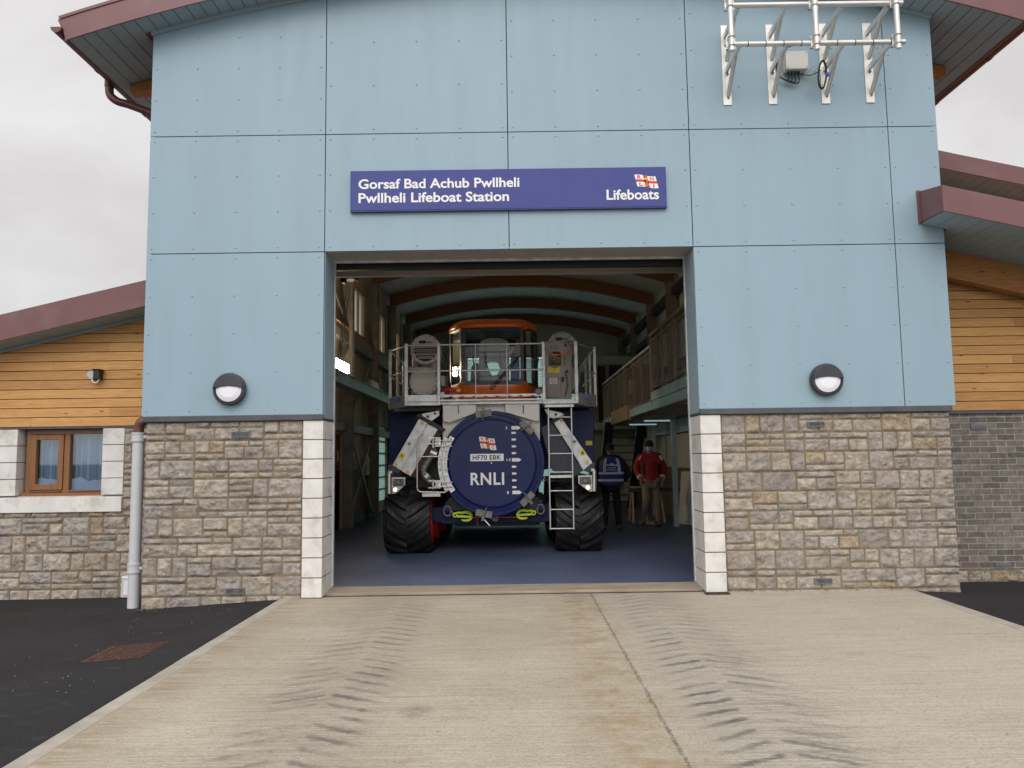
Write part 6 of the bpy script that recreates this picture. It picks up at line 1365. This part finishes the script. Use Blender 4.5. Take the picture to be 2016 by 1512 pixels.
def person(loc, H, fy, label, J, cols, head_turn=0.0):
    """J: joint positions in units of body height, x to the viewer's right; fy = -1 looks at the viewer"""
    o = thing('person', loc, label, 'person'); L0 = Vector(loc)
    P = {k: L0+Vector(v)*H for k, v in J.items()}
    N = {}; E = []
    def nd(k, p, *r): N[k] = (p, *[x*H for x in r])
    nd('pelvis', P['pelvis'], .085, .062); nd('waist', P['waist'], .078, .056); nd('chest', P['chest'], .092, .062); nd('neckb', P['neck'], .046, .042); nd('neckt', P['neck']+Vector((0, fy*.01, .035*H)), .034)
    hc = P['head']; nd('h0', hc+Vector((0, fy*.012, -.045))*1, .036, .042); nd('h1', hc+Vector((0, 0, .0)), .043, .054); nd('h2', hc+Vector((0, -fy*.006, .06)), .041, .050); nd('h3', hc+Vector((0, -fy*.004, .095)), .026, .032)
    E += [('pelvis', 'waist'), ('waist', 'chest'), ('chest', 'neckb'), ('neckb', 'neckt'), ('neckt', 'h0'), ('h0', 'h1'), ('h1', 'h2'), ('h2', 'h3')]
    for s in 'ab':
        sx = -1 if s == 'a' else 1
        nd('sh'+s, P['sh'+s], .036); nd('el'+s, P['el'+s], .026); nd('wr'+s, P['wr'+s], .017); nd('hip'+s, P['hip'+s], .05); nd('kn'+s, P['kn'+s], .034); nd('an'+s, P['an'+s], .022); nd('toe'+s, P['toe'+s], .02, .014)
        E += [('chest', 'sh'+s), ('sh'+s, 'el'+s), ('el'+s, 'wr'+s), ('pelvis', 'hip'+s), ('hip'+s, 'kn'+s), ('kn'+s, 'an'+s), ('an'+s, 'toe'+s)]
        hand(N, E, 'wr'+s, s, sx, fy)
    V, Fc = skin_mesh(N, E, 'pelvis', 2); b = MB(); b.add(V, Fc, 0, True)
    rot = Matrix.Rotation(head_turn, 3, 'Z'); hv = lambda x, y, z: hc+rot @ Vector((x, fy*y, z))
    b.add(*[[hv(-.011, .088, -.005), hv(.011, .088, -.005), hv(0, .112, -.012), hv(0, .088, .035)], [(0, 1, 2), (1, 3, 2), (3, 0, 2)]], 0, True)
    for sx in (-1, 1): ball(b, hv(sx*.031, .082, .028), .012, .008, .007, 1, 8); ball(b, hv(sx*.078, -.005, .01), .01, .018, .032, 0, 10)
    b.add([hv(-.025, .087, -.040), hv(.025, .087, -.040), hv(.025, .085, -.048), hv(-.025, .085, -.048)], [(0, 1, 2, 3)], 2)
    body = b.build('body', ['skin', 'black', 'decal_red'], o)
    def garment(name, ks, es, root, m_, extra=None):
        N2 = {k: (N[k][0], *[r+a for r in N[k][1:]]) for k, a in ks.items()}
        if extra: N2.update(extra)
        V, Fc = skin_mesh(N2, es, root, 2); bb = MB(); bb.add(V, Fc, 0, True); return bb.build(name, m_, o)
    hem = P['pelvis']+Vector((0, 0, -.055*H)); X = {'hem': (hem, .122*H, .088*H), 'collar': (P['neck']+Vector((0, fy*.005, .03*H)), .052*H, .047*H)}
    for s in 'ab': d = (P['wr'+s]-P['el'+s]); X['cuff'+s] = (P['el'+s]+d*.93, .030*H)
    co = garment('jacket', {'pelvis': .06, 'waist': .068, 'chest': .05, 'sha': .035, 'shb': .035, 'ela': .03, 'elb': .03}, [('hem', 'pelvis'), ('pelvis', 'waist'), ('waist', 'chest'), ('chest', 'collar'), ('chest', 'sha'), ('sha', 'ela'), ('ela', 'cuffa'), ('chest', 'shb'), ('shb', 'elb'), ('elb', 'cuffb')], 'waist', cols[0], X)
    X = {}
    for s in 'ab': X['leg'+s] = (P['an'+s]+Vector((0, 0, .015)), .036*H)
    garment('trousers', {'pelvis': .02, 'hipa': .018, 'hipb': .018, 'kna': .018, 'knb': .018}, [('pelvis', 'hipa'), ('hipa', 'kna'), ('kna', 'lega'), ('pelvis', 'hipb'), ('hipb', 'knb'), ('knb', 'legb')], 'pelvis', cols[1], X)
    for s in 'ab':
        a, t_ = P['an'+s], P['toe'+s]; d = (t_-a); d.z = 0; d.normalize(); hl = a-d*.05; hl.z = L0.z+.05 if a.z-L0.z < .12*H else a.z-.03; tt = Vector((t_.x, t_.y, max(t_.z, L0.z+.04))); mid_ = (hl+tt)/2; top = a+Vector((0, 0, .02))
        V, Fc = skin_mesh({'h': (hl, .045, .048), 'm': (mid_, .05, .043), 't': (tt+d*.03, .045, .034), 'u': (top, .05)}, [('h', 'm'), ('m', 't'), ('h', 'u')], 'h', 2); bb = MB(); bb.add(V, Fc, 0, True); bb.build('shoe', cols[2], o)
    bb = MB(); ball(bb, hv(0, -.012, .065), .088, .105, .085, 0, 20, (hc.z+.012));
    V = [hv(.089*math.cos(t_), .103*math.sin(t_)-.012, z) for z in (.008, .050) for t_ in [2*math.pi*i/20 for i in range(20)]]; bb.add(V, [(i, (i+1) % 20, 20+(i+1) % 20, 20+i) for i in range(20)], 0, True); bb.build('beanie', cols[3], o)
    return o, P, hv, N
l1 = Vector((q(1205, 1042, 15.65).x, 15.65, 0))
J1 = dict(pelvis=(0, 0, .53), waist=(0, 0, .62), chest=(0, 0, .735), neck=(0, 0, .845), head=(0, .0, .925), sha=(-.115, 0, .80), shb=(.115, 0, .80), ela=(-.20, -.03, .66), elb=(.205, -.03, .655), wra=(-.135, .09, .55), wrb=(.145, .085, .55),
          hipa=(-.055, 0, .51), hipb=(.055, 0, .51), kna=(-.07, 0, .28), knb=(.068, 0, .28), ana=(-.082, -.01, .05), anb=(.08, -.01, .05), toea=(-.11, .09, .022), toeb=(.115, .09, .022))
o1, P1, hv1, N1 = person(l1, 1.75, 1, 'person seen from behind in a royal blue high visibility vest, dark trousers and black beanie', J1, ('dark_cloth', 'dark_cloth', 'shoe_brown', 'dark_cloth'))
# vest: a shell over the jacket's torso with reflective bands and lettering
b = MB(); H1 = 1.75; n = 28
def vest_ring(z, rx, ry, yo=0): return [(l1.x+rx*H1*math.copysign(abs(math.cos(t_))**.8, math.cos(t_)), l1.y+yo+ry*H1*math.copysign(abs(math.sin(t_))**.8, math.sin(t_)), z*H1) for t_ in [2*math.pi*i/n for i in range(n)]]
rings = [vest_ring(.53, .148, .112), vest_ring(.60, .147, .113), vest_ring(.67, .150, .115), vest_ring(.74, .152, .112), vest_ring(.79, .140, .098), vest_ring(.825, .105, .078), vest_ring(.85, .062, .056)]
V = [p for r_ in rings for p in r_]; b.add(V, [(j*n+i, j*n+(i+1) % n, (j+1)*n+(i+1) % n, (j+1)*n+i) for j in range(len(rings)-1) for i in range(n)], 0, True); ve = b.build('vest', 'vest_blue', o1)
b = MB()
for z0_, z1_ in ((.565, .592), (.645, .672)):
    V = vest_ring(z0_, .1515, .1165)+vest_ring(z1_, .153, .1175); b.add(V, [(i, (i+1) % n, n+(i+1) % n, n+i) for i in range(n)], 0, True)
for sx in (-1, 1):
    V = []
    for z_, x_, y_ in ((.672, .085, .118), (.74, .082, .1165), (.79, .074, .103), (.825, .062, .083)):
        for dx in (-.016, .016): V.append((l1.x+sx*(x_+dx*1)*H1, l1.y-y_*H1, z_*H1))
    b.add(V, [(2*i, 2*i+1, 2*i+3, 2*i+2) for i in range(3)], 0, True)
b.build('reflective_band', 'reflective', ve)
b = MB(); yv = l1.y-.1195*H1; put_text(b, 'COAST', l1.x-.085, l1.x+.085, .712*H1, .728*H1, yv, .02); put_text(b, 'SUPPORT', l1.x-.10, l1.x+.10, .688*H1, .704*H1, yv-.004, .02)
b.prism([(l1.x+x, yv+.006, .745*H1+z) for x, z in ((-.11, .0), (.10, -.012), (.125, .012), (.05, .02), (.03, .045), (-.03, .045), (-.05, .02), (-.12, .018))], (0, -.002, 0)); b.build('lettering', 'reflective', ve)
l2 = Vector((q(1283, 1034, 16.4).x, 16.4, 0))
J2 = dict(pelvis=(0, 0, .53), waist=(0, 0, .62), chest=(0, 0, .735), neck=(0, 0, .845), head=(-.003, -.008, .925), sha=(-.118, 0, .80), shb=(.118, 0, .80), ela=(-.165, .02, .655), elb=(.168, .02, .655), wra=(-.122, -.072, .56), wrb=(.124, -.07, .555),
          hipa=(-.055, 0, .51), hipb=(.055, 0, .51), kna=(-.062, -.03, .285), knb=(.062, -.015, .28), ana=(-.072, .13, .085), anb=(.066, -.02, .05), toea=(-.085, .05, .035), toeb=(.075, -.12, .022))
o2, P2_, hv2, N2_ = person(l2, 1.81, -1, 'person in a red waterproof coat, pale blue face mask, khaki trousers and dark beanie walking', J2, ('red_coat', 'khaki', 'shoe_brown', 'dark_cloth'), R(-25))
b = MB(); V = [hv2(.062*math.cos(R(a)), .03+.075*math.sin(R(a)), z) for z in (-.075, -.03, .008) for a in range(10, 171, 16)]; k = 11; b.add(V, [(j*k+i, j*k+i+1, (j+1)*k+i+1, (j+1)*k+i) for j in range(2) for i in range(k-1)], 0, True); b.build('face_mask', 'mask_blue', o2)
H2 = 1.81; b = MB()
for s in 'ab':
    d = (P2_['wr'+s]-P2_['el'+s]).normalized(); c = P2_['wr'+s]-d*.045; b.cyl(c-d*.02, c+d*.02, .066, .063, 18)
    d = (P2_['el'+s]-P2_['sh'+s]).normalized(); c = P2_['sh'+s]+d*.03+Vector((0, -.0, .0)); b.obox(c+Vector((0, -.105, .03)), Vector((.022*(1 if s == 'b' else -1), 0, -.045)), Vector((.025, 0, .012)), Vector((0, .006, 0)))
b.build('reflective_patch', 'reflective', o2)
b = MB()
for sx in (-1, 1): b.obox(l2+Vector((sx*.155, -.178, .675*H2)), (.026, .012*sx, 0), (0, .006, 0), (0, .0, .11))
b.obox(l2+Vector((.06, -.22, .745*H2)), (.065, 0, 0), (0, .005, 0), (0, 0, .012)); b.build('pocket_trim', 'dark_cloth', o2)
